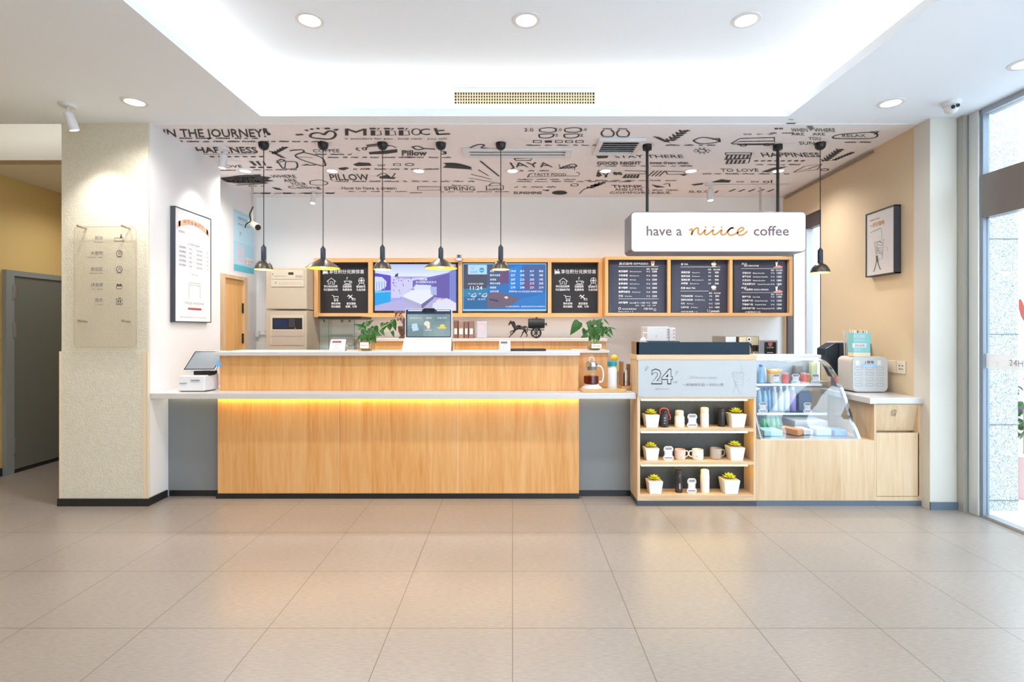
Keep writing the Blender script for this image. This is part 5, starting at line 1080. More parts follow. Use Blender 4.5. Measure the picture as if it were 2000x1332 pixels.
def acrylic():
    y = 4.285; z0, z1 = Z(678, y), Z(443, y); x0, x1 = X(145, y), X(266, y)
    t = thing('acrylic_sign', ((x0+x1)/2, y, z0), 'clear acrylic room directory board on four pins on the cream pillar', 'sign')
    b = MB().prism(rrect(x0, x1, z0, z1, .035), 'y', y, y+.006).build('board', glass('acrylic', (1, .995, .98), .7, frost=.12, frost_col=(.72, .65, .53)), t)
    fr = rrect(x0, x1, z0, z1, .035); m = MB().ribbon([(a, y-.001, c) for a, c in fr+[fr[0]]], .007, (0, 1, 0)); m.build('edge', mat('acrylic_edge', (.50, .43, .33), .3), b, recalc=False)
    for px, py in ((157, 443), (243, 443), (158, 627), (244, 627)):
        c = P(px, py, y); MB().tube([(c[0], y-.03, c[2]+.004), (c[0]+.012, 4.3295 if py < 600 else 4.3295, c[2]-.006)], .0085, 12).build('pin', mat('bronze_pin', (.40, .34, .26), .35, .7), t, smooth=True)
    m = MB(); q = y-.0012
    rows = ((466, '前台', 'Reception', 'desk'), (496, '大堂吧', 'Lobby bar  coffee', 'cup'), (527, '会议区', 'Meeting  work', 'bike'), (558, '健身房', 'Gym  fitness', 'car'), (588, '洗衣', 'Laundry', 'gift'))
    for py, cn, en, ic in rows:
        m.use(M_grayink); m.ptext(cn, 201, py+2, 7.5, q, None, .01, 'r'); m.ptext(en, 201, py+8, 3, q, None, 0, 'r'); m.use(M_ink); cx, cy = 233, py-1
        rb = lambda p: m.ribbon([P(cx+a, cy+b_, q) for a, b_ in p], .0042, (0, 1, 0))
        circ = lambda r, ox=0, oy=0: rb([(ox+r*math.cos(k*.524), oy+r*math.sin(k*.524)) for k in range(13)])
        if ic == 'desk': rb([(-9, 5), (-9, 0), (7, 0), (7, 5)]); rb([(-10, 6), (10, 6)]); m.poly([P(cx+a, cy+b_, q) for a, b_ in ((1, 0), (6, 0), (5, -4), (2, -4))]); m.poly([P(cx+3.5+1.6*math.cos(k), cy-6+1.6*math.sin(k), q) for k in range(6)])
        elif ic == 'cup': circ(6); circ(2.5, 1, -1); rb([(-5, 7), (5, 7)])
        elif ic == 'bike': circ(6); rb([(-3, 3), (0, -3), (4, 3)]); rb([(-5, 7), (5, 7)])
        elif ic == 'car': m.poly([P(cx+a, cy+b_, q) for a, b_ in ((-6, 1), (-4, -3), (0, -1), (3, -3), (6, 1))]); rb([(-6, 2), (-5, 7), (5, 7), (6, 2), (-6, 2)])
        else: rb([(-6, -3), (-6, 6), (6, 6), (6, -3), (-6, -3)]); rb([(-2, -6), (0, -4), (3, -6)]); m.poly([P(cx+a, cy+b_, q) for a, b_ in ((-3, 4), (-1, 4), (-1, -1), (-3, -1))]); m.poly([P(cx+a, cy+b_, q) for a, b_ in ((1, 4), (3, 4), (3, -1), (1, -1))]); rb([(-6, 8), (6, 8)])
    m.build('lettering', None, b, recalc=False)
acrylic()
# ================================================================== REAR WALL
M_boxw = wood('frame_oak', '#d9a468', '#cd9656', '#e3b47c', horiz=True); M_boxv = wood('frame_oak_upright', '#d9a468', '#cd9656', '#e3b47c')
def board_frame(name, x0, x1, y0, y1, divs, d0, lab, edge):
    t = thing(name, (X((x0+x1)/2, d0), d0, Z(y1, d0)), lab, 'frame')
    zx = lambda a: X(a, d0); zz = lambda a: Z(a, d0)
    MB().box(zx(x0), zx(x1), d0, 6.769, zz(y0+edge), zz(y0)).build('rail', M_boxw, t); MB().box(zx(x0), zx(x1), d0, 6.769, zz(y1), zz(y1-edge)).build('rail', M_boxw, t)
    MB().box(zx(x0), zx(x0+edge), d0, 6.769, zz(y1-edge), zz(y0+edge)).build('upright', M_boxv, t); MB().box(zx(x1-edge), zx(x1), d0, 6.769, zz(y1-edge), zz(y0+edge)).build('upright', M_boxv, t)
    for a, b in divs: MB().box(zx(a), zx(b), d0+.002, d0+.12, zz(y1-edge), zz(y0+edge)).build('divider', M_boxv, t)
    MB().box(zx(x0+edge), zx(x1-edge), d0+.125, d0+.135, zz(y1-edge), zz(y0+edge)).build('backing', M_boxw, t)
board_frame('menu_cabinet', 613, 1177, 504, 619.5, ((719, 727.5), (895, 902.5), (1070, 1077)), 6.56, 'long oak wall frame holding two chalkboards and two screens', 8)
board_frame('menu_cabinet', 1182, 1548, 501, 617, ((1304, 1310), (1425, 1431)), 6.40, 'shorter oak wall frame holding three blue-grey menu boards', 6)
# chalkboards
def icons(m, q, dx, dy=0):
    rb = lambda p, wd=.006: m.ribbon([P(dx+a, b+dy, q) for a, b in p], wd, (0, 1, 0))
    circ = lambda cx, cy, r, wd=.006: rb([(cx+r*math.cos(k*.524), cy+r*math.sin(k*.524)) for k in range(13)], wd)
    rb([(638, 550), (647, 543), (656, 550)]); rb([(641, 549), (641, 555), (645, 555), (645, 550), (649, 550), (649, 555), (653, 555), (653, 549)])
    rb([(672, 549), (684, 549), (682, 554), (675, 554), (672, 549)]); rb([(671, 556), (686, 556)]); rb([(678, 546), (677, 543), (679, 541)]); circ(685, 551, 2)
    circ(706, 548, 5.5); circ(706, 548, 2); rb([(702, 553), (700, 557)]); rb([(710, 553), (712, 557)]); rb([(706, 542), (706, 554)]); rb([(700, 548), (712, 548)])
    rb([(648, 577), (651, 577), (653, 584), (660, 584), (661, 579), (652, 579)]); circ(654, 587, 1.2); circ(659, 587, 1.2)
    rb([(680, 576), (690, 584)], .012); rb([(688, 576), (681, 583)], .009); rb([(678, 579), (683, 577)]); rb([(688, 583), (694, 583), (694, 586), (687, 586), (688, 583)])
def chalkboard(x0, dx, lab):
    d = 6.64; t = thing('chalkboard', (X(x0+47, d), d, Z(613, d)), lab, 'board')
    b = MB().box(X(x0, d), X(x0+95, d), d, d+.02, Z(613.5, d), Z(509, d)).build('panel', M_board, t)
    m = MB().use(M_chalk); q = d-.001
    m.ptext('享住积分兑换惊喜', 643+dx, 534.5, 8, q, 68, .0); m.ribbon([P(a+dx, b_, q) for a, b_ in ((631, 534), (631, 526), (634, 530), (637, 526), (641, 534), (630, 535))], .008, (0, 1, 0)); m.poly([P(a+dx, b_, q) for a, b_ in ((631, 535), (641, 535), (640, 530), (632, 530))])
    icons(m, q, dx)
    for s, cx, y in (('积分抵扣房费', 646, 561.5), ('可订酒店和餐饮', 646, 568), ('兑换咖啡', 678, 562), ('免费享用', 678, 568), ('赠送鲜花', 705, 562), ('礼品兑换', 705, 568), ('商城好物', 656, 595), ('积分换购', 656, 601), ('航空里程', 686, 595), ('机票、行李', 686, 601)):
        m.ptext(s, cx+dx, y, 4.4, q, min(28, 4.4*len(s)), .012, 'c')
    m.build('lettering', None, b, recalc=False)
chalkboard(624.5, 0, 'black chalkboard with white icons at the left end of the long oak frame'); chalkboard(1077.5, 453, 'black chalkboard with white icons at the right end of the long oak frame')
# screens
def tv(x0, x1, y0, y1, lab, draw):
    d = 6.60; t = thing('wall_screen', (X((x0+x1)/2, d), d, Z(y1, d)), lab, 'screen')
    b = MB().box(X(x0, d), X(x1, d), d, d+.04, Z(y1, d), Z(y0, d)).build('casing', M_black, t, bevel=.004)
    m = MB(); draw(m, d-.001); m.build('picture', None, b, recalc=False)
E_ = lambda n, c, s=.9: emis('screen_'+n, c, s)
def bedroom(m, q):
    k = [0]
    def pg(pts, mm): k[0] += 1; m.use(mm); m.poly([P(a, b, q-k[0]*.00012) for a, b in pts])
    X0, X1, Y0, Y1 = 732, 890, 516, 607
    pg([(X0, Y0), (X1, Y0), (X1, Y1), (X0, Y1)], E_('lav', (.40, .38, .84)))
    for i in range(6): pg([(X0, 516+i*4), (X1, 516+i*4), (X1-16, 520+i*4), (X0+2, 520+i*4)], E_('ceil%d' % i, (.50+.05*i, .60+.045*i, .93)))
    pg([(764, 540), (792, 545), (842, 540), (862, 536), (864, 580), (764, 582)], E_('wallw', (.62, .62, .92)))
    pg([(806, 548), (862, 536), (878, 532), (878, 584), (846, 580), (806, 566)], E_('violet', (.15, .13, .52)))
    pg([(846, 545), (878, 534), (878, 584), (850, 580)], E_('violet2', (.13, .10, .42)))
    pg([(878, 530), (891, 526), (891, 594), (878, 582)], E_('curtain', (.20, .25, .68)))
    for a in (881, 885, 889): pg([(a, 529), (a+1.2, 528), (a+1.2, 592), (a, 590)], E_('curtain2', (.16, .2, .55)))
    pg([(732, 533), (763, 538), (763, 588), (732, 596)], E_('indigo', (.12, .05, .55)))
    pg([(732, 540), (746, 541), (755, 550), (754, 560), (744, 567), (732, 568)], E_('mirror', (.62, .74, .95)))
    for a in (735, 740, 745, 750): pg([(a, 550), (a+1.5, 550), (a+1.5, 566), (a, 566)], E_('mirror2', (.30, .38, .62)))
    pg([(732, 571), (763, 569), (763, 589), (732, 597)], E_('cyan', (.0, .38, .85)))
    pg([(732, 568.5), (763, 567), (763, 570), (732, 572)], E_('cyan2', (.20, .62, .95)))
    pg([(732, 598), (764, 589), (800, 583), (850, 583), (890, 596), (890, 607), (732, 607)], E_('floor', (.46, .44, .76)))
    rr = random.Random(4)
    for i in range(26):
        x, y = rr.uniform(766, 806), rr.uniform(538, 582); pg([(x, y), (x+rr.uniform(1, 4), y+.4), (x+1, y+rr.uniform(2, 5))], E_('speck%d' % (i % 2), ((.08, .06, .22), (.42, .25, .72))[i % 2]))
    pg([(772, 536), (778, 533), (777, 540), (771, 541)], E_('dark', (.04, .04, .14)))
    pg([(788, 576), (812, 564), (842, 566), (846, 578), (830, 590), (822, 597), (790, 585)], E_('bed', (.80, .84, .99)))
    pg([(788, 580), (822, 594), (820, 602), (790, 588)], E_('bedside', (.42, .42, .66))); pg([(822, 595), (846, 578), (848, 582), (824, 603)], E_('bedside2', (.15, .14, .32)))
    pg([(806, 563), (812, 556), (842, 557), (842, 566), (812, 566)], E_('pillow', (.70, .76, .96))); pg([(840, 560), (853, 560), (853, 577), (842, 575)], E_('seat', (.40, .48, .80)))
    pg([(846, 592), (872, 582), (891, 592), (891, 607), (852, 607), (844, 600)], E_('pale', (.74, .74, .95)))
    pg([(850, 588), (862, 582), (858, 590)], E_('warmlight', (.95, .72, .55)))
    m.use(E_('white', (.95, .96, 1), 1.0)); q2 = q-.006; m.ptext('一间好房', 814, 548, 5, q2, 20, .01); m.ptext('舒适睡眠体验空间', 812, 553, 4, q2, 40); m.ptext('Good sleep', 812, 558.5, 3.5, q2, 22); m.ptext('good morning room', 812, 564, 3, q2, 30)
def prices(m, q):
    k = [0]
    def pg(pts, mm): k[0] += 1; m.use(mm); m.poly([P(a, b, q-k[0]*.00012) for a, b in pts])
    pg([(904, 514.5), (1067, 514.5), (1067, 607.5), (904, 607.5)], E_('edge', (.35, .68, .95)))
    pg([(905, 516), (1066, 516), (1066, 604), (905, 604)], E_('sea', (.015, .16, .52)))
    pg([(905, 516), (951, 516), (951, 562), (905, 564)], E_('teak', (.06, .07, .12))); pg([(951, 516), (978, 516), (978, 556), (951, 558)], E_('slate', (.05, .10, .22)))
    pg([(976, 524), (994, 526), (994, 553), (974, 555)], E_('plumpic', (.13, .07, .20))); pg([(994, 524), (1020, 516), (1020, 560), (994, 572)], E_('bright', (.0, .22, .72)))
    pg([(1020, 518), (1066, 518), (1066, 566), (1020, 566)], E_('hazeblue', (.05, .12, .36))); pg([(1026, 546), (1050, 556), (1044, 568), (1022, 562)], E_('plumpic2', (.12, .08, .26)))
    pg([(905, 564), (952, 562), (952, 578), (905, 580)], E_('teal', (.02, .22, .42))); pg([(905, 580), (952, 578), (952, 603), (905, 603)], E_('deep', (.01, .14, .36)))
    pg([(952, 574), (972, 570), (1016, 584), (990, 600), (952, 602)], E_('roofbrown', (.15, .11, .17))); pg([(956, 583), (973, 586), (973, 590), (956, 586)], E_('dark', (.04, .04, .14)))
    pg([(990, 603), (1016, 584), (1066, 572), (1066, 603)], E_('sea2', (.015, .20, .60)))
    pg([(984, 581), (988, 578.5), (993, 580), (990, 584)], E_('warmlight', (.95, .72, .55)))
    pg([(914, 517), (951, 517), (951, 536), (914, 536)], E_('panel', (.45, .72, .93))); pg([(941+5*math.cos(a*.52), 527.5+5*math.sin(a*.52)) for a in range(12)] and [(941+5*math.cos(a*.52), 527.5+5*math.sin(a*.52)) for a in range(12)], E_('disc', (.02, .35, .68)))
    q2 = q-.006; m.use(E_('ink', (.08, .2, .4), .6)); m.ptext('公众号', 918, 533, 4, q2, 14); m.ribbon([P(a, b, q2) for a, b in ((920, 522), (923, 527), (926, 521))], .004, (0, 1, 0)); m.use(E_('white', (.95, .96, 1), 1.0)); m.ptext('niiice', 937, 529, 2.6, q2-.0005, 8)
    m.ptext('2023年10月12日 星期四', 914, 556, 3.4, q2, 30); m.ptext('11:24', 918, 566, 7.2, q2, 24)
    for dx in (0, 21):
        m.ptext('今天' if dx == 0 else '明天', 914+dx, 575, 2.8, q2, 5); m.ribbon([P(a+dx, b, q2) for a, b in ((920, 579), (923, 575), (929, 572.5), (930, 578), (926, 581), (920, 579), (929, 578))], .006, (0, 1, 0)); m.ptext('18~25℃', 913+dx, 586, 3, q2, 14)
    for i, (y, nm, v) in enumerate(((531.5, '房型', ('门市价', '银卡', '金卡', '黑金')), (539.5, '豪华大床房', ('227', '205', '195', '185')), (548, '双床房', ('247', '225', '205', '195')), (555.5, '商务大床房', ('269', '237', '215', '205')), (563.5, '家庭房', ('279', '248', '231', '219')))):
        m.ptext(nm, 957, y, 4.0, q2, 4*len(nm), .008)
        for j, s in enumerate(v): m.ptext(s, (1002, 1020, 1039, 1057)[j], y, 4.0, q2, None, .008, 'c')
    m.ptext('会员优惠', 957, 571, 4, q2, 17); m.ptext('免费早餐 9:00 延迟退房 房费累计积分', 994, 571, 3.4, q2, 66); m.ptext('以上房价仅供参考，请以前台当日实际公布价格为准', 988, 600, 2.8, q2, 76)
tv(727.5, 895, 512, 609, 'wall screen showing a bluish hotel bedroom', bedroom); tv(903, 1069.5, 512, 609, 'blue wall screen showing room prices and the time 11:24', prices)
# menu banners
def banner(x0, x1, lab, draw):
    d = 6.46; t = thing('menu_board', (X((x0+x1)/2, d), d, Z(613.5, d)), lab, 'menu'); y0, y1 = 505.5, 614
    fr = MB(); e = 3
    for a in ((x0, x1, y0, y0+e), (x0, x1, y1-e, y1), (x0, x0+e, y0+e, y1-e), (x1-e, x1, y0+e, y1-e)): fr.box(X(a[0], d), X(a[1], d), d-.02, d+.01, Z(a[3], d), Z(a[2], d))
    fr.build('border', M_navy, t)
    n = 14; vs = []; fs = []          # slightly sagging cloth
    for j in range(n+1):
        for i in range(n+1):
            u, v = i/n, j/n; ed = min(u, 1-u, v, 1-v); bul = .012*min(1, ed*5)+.004*math.sin(u*9+v*2)*min(1, (1-ed*2))
            vs.append((X(x0+e+(x1-x0-2*e)*u, d), d-.002-bul, Z(y0+e+(y1-y0-2*e)*v, d)))
    for j in range(n):
        for i in range(n): fs.append((j*(n+1)+i, j*(n+1)+i+1, (j+1)*(n+1)+i+1, (j+1)*(n+1)+i))
    b = MB().add(vs, fs).build('cloth', M_banner, t, smooth=True)
    m = MB().use(M_chalk); draw(m, d-.0205); m.build('lettering', None, b, recalc=False)
def line(m, q, x0, x1, y): m.ribbon([P(x0, y, q), P(x1, y, q)], .0035, (0, 1, 0))
def row(m, q, x, y, cn, en, p1, p2, xp, xq, h=4.2, ce=None):
    m.ptext(cn, x, y, h, q, None, .014); ex = x+textw(cn, .014)*h+4
    m.ptext(en, ex, y-.4, 2.3, q, None, .006); m.ptext(p1, xp, y, 3.5, q, None, .012, 'c'); m.ptext(p2, xq, y, 3.5, q, None, .012, 'c')
M_redp = mat('tomato_print', (.75, .28, .20), .6)
def menu1(m, q):
    m.ptext('意式咖啡 ESPRESSO', 1209, 517, 5.0, q, 57, .012); line(m, q, 1208, 1286, 520.5); m.ptext('原价', 1266, 527, 3, q, None, .01, 'c'); m.ptext('积分兑换', 1278.5, 527, 3, q, None, .01, 'c')
    for i, (c, e, a, b) in enumerate((('美式咖啡', '热/冰 Cafe Americano', '￥12', '1200'), ('卡布奇诺', '热/冰 Cappuccino', '￥15', '1500'), ('拿铁咖啡', '热/冰 Latte', '￥15', '1500'), ('香草拿铁', '热/冰 Vanilla Latte', '￥15', '1500'), ('摩卡咖啡', '热/冰 Mocha', '￥18', '1800'), ('焦糖玛奇朵', '热/冰 Macchiato', '￥18', '1800'), ('澳白', '热 Flat White', '￥15', '1500'))):
        row(m, q, 1208, 532+i*8, c, e, a, b, 1266, 1278.5)
    line(m, q, 1208, 1286, 583.5); row(m, q, 1208, 593, '浓缩咖啡', 'Espresso', '￥12', '1200', 1266, 1278.5); m.ptext('￥11 1100', 1240, 593, 3.5, q, 20, .012); m.ptext('单份    双份    小杯   大杯', 1241, 598, 2.6, q, 40)
    m.ptext('加浓缩/换燕麦奶', 1215, 605, 3, q, 28); m.ribbon([P(a, b, q) for a, b in ((1208, 602), (1211, 600), (1213, 603), (1209, 605), (1208, 602))], .006, (0, 1, 0)); m.ptext('Extra shot + 3', 1208, 609.5, 2.2, q, 28); m.ptext('冷藏 热饮', 1257, 605, 4, q, 18); m.ribbon([P(1279+2.2*math.cos(k*.52), 605+2.2*math.sin(k*.52), q) for k in range(13)], .004, (0, 1, 0))
    m.use(M_creamp); m.poly([P(a, b, q) for a, b in ((1271, 510), (1279, 510), (1277.5, 519), (1272.5, 519))]); m.use(M_redp); m.poly([P(a, b, q-.0004) for a, b in ((1273.5, 512.5), (1276.5, 512.5), (1276, 516), (1274, 516))])
def menu2(m, q):
    m.ptext('茶 TEA', 1330, 518, 4.2, q, None, .012); line(m, q, 1329, 1407, 521.5); m.ptext('原价', 1386, 528, 3, q, None, .01, 'c'); m.ptext('积分兑换', 1400, 528, 3, q, None, .01, 'c')
    for i, (c, e, a, b) in enumerate((('茉莉花茶', '热 Jasmine Tea', '￥9', '900'), ('桂花乌龙', '热 Oolong Tea', '￥9', '900'), ('蜜桃红茶', '热/冰 Peach Black Tea', '￥9', '900'), ('柠檬茶', '热/冰 Lemon Tea', '￥9', '900'))): row(m, q, 1330.5, 534+i*7.2, c, e, a, b, 1386, 1400, 4.0)
    m.ptext('奶茶 MILK TEA', 1330, 564.5, 4, q, None, .012); line(m, q, 1329, 1384, 568.5); m.ptext('原价', 1388, 574, 3, q, None, .01, 'c'); m.ptext('积分兑换', 1401, 574, 3, q, None, .01, 'c')
    for i, (c, e, a, b) in enumerate((('港式丝袜奶茶', '热/冰 Milk Tea', '￥8', '800'), ('招牌乌龙奶茶', '热/冰 Milk Oolong', '￥9', '900'), ('可可', '热/冰 Cocoa', '￥12', '1200'), ('抹茶牛奶', '热/冰 Matcha', '￥18', '1800'))): row(m, q, 1330, 580+i*7.3, c, e, a, b, 1388, 1401, 3.6)
    m.ptext('加珍珠/椰果 + 2', 1330, 610, 2.6, q, 32); m.ptext('yeeeah', 1388, 609.5, 4.4, q, 17, .01); m.ribbon([P(a, b, q) for a, b in ((1382, 604), (1382, 609), (1386, 609), (1386, 604))], .004, (0, 1, 0))
    m.use(M_creamp)
    for cy in (515.5, 561): m.poly([P(1394+5*math.cos(k*.52), cy+3.4*math.sin(k*.52), q) for k in range(12)]); m.poly([P(a, cy+b, q) for a, b in ((1390, 4), (1399, 4), (1398, 5), (1391, 5))])
    m.use(mat('green_print', (.35, .55, .25), .6)); m.poly([P(a, b, q-.0004) for a, b in ((1394, 511), (1397, 509), (1396, 512))])
def menu3(m, q):
    m.ptext('新品', 1448, 517, 4, q, 10, .0, shear=.3); m.ptext('冰沙 SMOOTHIE', 1453, 521, 4, q, 29, .012); line(m, q, 1448, 1528, 524.5); m.ptext('原价', 1509, 529.5, 3, q, None, .01, 'c'); m.ptext('积分兑换', 1522, 529.5, 3, q, None, .01, 'c')
    for i, (c, e, a, b) in enumerate((('芒果冰沙', 'Mango Smoothie', '￥15', '1500'), ('草莓冰沙', 'Strawberry Smoothie', '￥15', '1500'), ('抹茶冰沙', 'Matcha Smoothie', '￥18', '1800'), ('海盐焦糖冰沙', 'Caramel Smoothie', '￥18', '1800'))): row(m, q, 1450, 535+i*7.2, c, e, a, b, 1509, 1522, 3.9)
    m.ptext('特调', 1447, 564, 4, q, 10, .0, shear=.3); m.ptext('气泡果饮 SODA DRINKS', 1453, 567.5, 4, q, 48, .012); line(m, q, 1448, 1528, 571.5); m.ptext('原价', 1509, 576.5, 3, q, None, .01, 'c'); m.ptext('积分兑换', 1522, 576.5, 3, q, None, .01, 'c')
    for i, (c, e, a, b) in enumerate((('青柠气泡', 'Lime Soda', '￥12', '1200'), ('百香果气泡', 'Passion Fruit Soda', '￥15', '1500'), ('葡萄柚气泡', 'Grapefruit Soda', '￥15', '1500'), ('白桃乌龙气泡', 'Peach Oolong Soda', '￥18', '1800'))): row(m, q, 1449.5, 581.5+i*7.5, c, e, a, b, 1509, 1522, 3.9)
    m.ptext('冰量糖度可调', 1455, 610.5, 2.6, q, 30)
    for cy in (517, 565):
        m.use(M_chalk); m.poly([P(a, cy+b, q) for a, b in ((1514.5, -5), (1519, -5), (1518, 3), (1515.5, 3))]); m.ribbon([P(1518, cy-5, q), P(1521, cy-8, q)], .004, (0, 1, 0)); m.use(M_redp); m.poly([P(a, cy+b, q-.0004) for a, b in ((1510, 5), (1516, 3), (1522, 1), (1529, 4), (1527, 6), (1512, 6))])
banner(1189, 1303.5, 'blue-grey coffee menu board, left of three in the shorter oak frame', menu1); banner(1310.5, 1425, 'blue-grey tea menu board, middle of three in the shorter oak frame', menu2); banner(1431, 1545, 'blue-grey smoothie menu board, right of three in the shorter oak frame', menu3)
# small camera gadget on the frame
d = 6.5; t = thing('web_camera', (X(896, d), d, Z(503.5, d)), 'small pale camera clipped on the long oak frame between the two screens', 'camera')
MB().box(X(891, d), X(902, d), d+.0, d+.058, Z(509, d), Z(504, d)).build('clip', mat('pale_grey_plastic', (.6, .58, .58), .4), t, bevel=.004); MB().box(X(892, d), X(901, d), d, d+.05, Z(503.9, d), Z(497, d)).build('body', mat('mid_grey_plastic', (.28, .28, .32), .4), t, bevel=.006); MB().lathe((X(896, d), d-.0005, Z(500, d)), [(.012, 0), (.012, -.006)], 14, ax='y').build('lens', M_black, t)

# rear counter under the frames
BF = 6.15; ZB = 1.352
def back_counter():
    x0, x1 = X(703, BF), X(1184, BF); t = thing('rear_counter', ((x0+x1)/2, BF+.3, 0), 'oak rear counter below the wall screens', 'counter')
    s = [x0, X(890, BF), X(1022, BF), x1]
    for a, b in zip(s, s[1:]): MB().box(a+.002, b-.002, BF, BF+.02, .9, ZB-.035).build('front_panel', M_oak, t)
    MB().box(x0, x1, BF+.021, 6.768, 0, ZB-.035).build('body', M_oak, t); MB().box(x0-.01, x1+.01, BF-.015, 6.768, ZB-.034, ZB).build('top', mat('pale_counter_top', (.68, .58, .50), .4), t, bevel=.003)
back_counter()
def right_back_counter():
    t = thing('coffee_counter', (2.3, 6.2, 0), 'white rear counter carrying the coffee machines', 'counter')
    MB().box(1.25, 3.4, 5.62, 6.76, 0, .86).build('body', M_white, t); MB().box(1.24, 3.42, 5.6, 6.765, .861, .90).build('top', M_stone, t)
right_back_counter()
# barrel cart and horse figurine
def cart():
    d = 6.32; t = thing('horse_cart_figurine', (X(1032, d), d, ZB), 'black figurine of a horse pulling a barrel cart', 'figurine')
    s = d/F
    def sk(name, pts, edges, rad, root):
        me = bpy.data.meshes.new(name); o0 = origin(t); me.from_pydata([tuple(Vector((X(a, d), d+dy*s, Z(b, d)))-o0) for a, b, dy in pts], edges, []); o = bpy.data.objects.new(name, me); COL.objects.link(o); o.parent = t
        q = o.modifiers.new('skin', 'SKIN'); q.use_smooth_shade = True
        for i, r in enumerate(rad): me.skin_vertices[0].data[i].radius = (r*s, r*s)
        me.skin_vertices[0].data[root].use_root = True
        q = o.modifiers.new('sub', 'SUBSURF'); q.levels = q.render_levels = 2; me.materials.append(M_black); return o
    pts = [(1023, 640, 0), (1016, 640.5, 0), (1008, 640, 0), (1003, 636, 0), (1000, 630.5, 0), (997, 628.5, 0), (994.5, 633, 0), (993.6, 635.5, 0),     # rump, belly, chest, neck, poll, head, muzzle
           (1004, 646, -1.6), (998, 647, -1.6), (996.5, 651, -1.6), (999.5, 653, -1.6),        # raised foreleg
           (1005, 647, 1.6), (1000.5, 652, 1.6), (996, 656.5, 1.6), (993.5, 659, 1.6),        # planted foreleg
           (1024.5, 646, -1.6), (1021, 649.5, -1.6), (1019.5, 654, -1.6), (1016.5, 658.7, -1.6),
           (1026, 646, 1.6), (1027.5, 650.5, 1.6), (1030, 654.5, 1.6), (1027.5, 658.7, 1.6),
           (1027, 637, 0), (1030, 640, 0), (1030, 647, 0), (1028.8, 650, 0), (997.5, 625.6, -.8), (997.5, 625.6, .8)]
    ed = [(0, 1), (1, 2), (2, 3), (3, 4), (4, 5), (5, 6), (6, 7), (2, 8), (8, 9), (9, 10), (10, 11), (2, 12), (12, 13), (13, 14), (14, 15), (0, 16), (16, 17), (17, 18), (18, 19), (0, 20), (20, 21), (21, 22), (22, 23), (0, 24), (24, 25), (25, 26), (26, 27), (5, 28), (5, 29)]
    rd = [3.8, 3.6, 4.0, 3.1, 2.3, 1.9, 1.5, 1.1, 1.6, 1.2, .8, .8, 1.7, 1.2, .85, .8, 2.0, 1.4, .9, .85, 2.0, 1.4, .9, .85, 1.1, 1.2, 1.0, .4, .5, .5]
    h = sk('horse', pts, ed, rd, 1)
    MB().tube(smooth_path([P(1001, 627.5, d), P(1004.5, 631, d), P(1007, 636, d)]), [.004, .008, .011, .012, .012, .011, .011, .009, .007, .006, .006, .005, .004], 8).build('mane', M_black, h, smooth=True)
    MB().box(X(1010, d), X(1017, d), d-.03, d+.03, Z(636.5, d)-.006, Z(635, d)).build('saddle', M_blackmat, h, bevel=.004)
    bc = (0, d, Z(632, d)); r = 10.3*s
    MB().lathe((X(1031.5, d), d, Z(632, d)), [(r*.86, 0), (r*.93, .03), (r, 16*s), (r*.93, 32*s-.03), (r*.86, 32*s)], 28, ax='x').build('barrel', M_blackmat, t, smooth=True)
    m = MB()
    for u in (2, 9, 23, 30): m.lathe((X(1031.5+u, d)-.004, d, Z(632, d)), [(r*(.9 if u in (2, 30) else .985)+.003, 0), (r*(.9 if u in (2, 30) else .985)+.003, .008)], 28, ax='x', caps=False)
    m.build('hoop', M_black, t, smooth=True)
    MB().lathe((X(1048, d), d, Z(621.5, d)), [(.012, 0), (.016, .006), (.008, .014)], 14).build('bung', M_black, t, smooth=True)
    MB().tube([P(1063.5, 633, d), P(1068, 633, d)], .008, 8).build('tap', M_black, t); MB().tube([P(1067, 630, d), P(1067, 637, d)], .006, 8).build('tap_handle', M_black, t)
    m = MB()
    for dy in (-6, 6): m.tube([(X(1018, d), d+dy*s, Z(642, d)), (X(1040, d), d+dy*s*1.4, Z(645, d)), (X(1063, d), d+dy*s*1.4, Z(644, d))], .006, 6)
    m.build('shaft', M_black, t)
    for dy in (-10, 10):
        c = Vector((X(1047, d), d+dy*s, Z(650, d))); R_ = 9*s; m = MB()
        m.tube([c+Vector((R_*math.cos(a*math.pi/14), 0, R_*math.sin(a*math.pi/14))) for a in range(28)], .0085, 6, closed=True)
        m.tube([c+Vector((0, -.012, 0)), c+Vector((0, .012, 0))], .012, 10)
        for a in range(8): m.tube([c, c+Vector((R_*math.cos(a*math.pi/4), 0, R_*math.sin(a*math.pi/4)))], .004, 5)
        m.build('wheel', M_black, t, smooth=True)
    MB().tube([(X(1047, d), d-10*s, Z(650, d)), (X(1047, d), d+10*s, Z(650, d))], .006, 6).build('axle', M_black, t)
cart()
# books and wrapped packs standing behind the kiosk
d = 6.35
books = [(886, 894, '#6b5246', 626), (895.5, 905.5, '#937468', 628), (907, 914.5, '#7a5850', 628), (916, 925, '#85645a', 627)]
labs = ['brown-backed book standing nearest the tablet kiosk', 'pale pinkish book, second from the tablet kiosk', 'reddish brown book, third from the tablet kiosk', 'rose brown book beside the clear-wrapped pack']
for (a, b, c, y), lb in zip(books, labs):
    t = thing('book', (X((a+b)/2, d), d, ZB), lb, 'book', 'books standing on the rear counter'); z1 = Z(y, d)
    MB().box(X(a, d), X(b, d), d, d+.15, ZB+.001, z1).build('cover', mat('cover'+c, c, .4), t, bevel=.002); m = MB().use(M_creamp); m.box(X(a+1.5, d), X(b-1.5, d), d-.0012, d-.0002, ZB+.05, ZB+.12); m.build('spine_label', None, t)
t = thing('wrapped_pack', (X(941, d), d, ZB), 'clear-wrapped pale pack with pink print right of the books', 'pack')
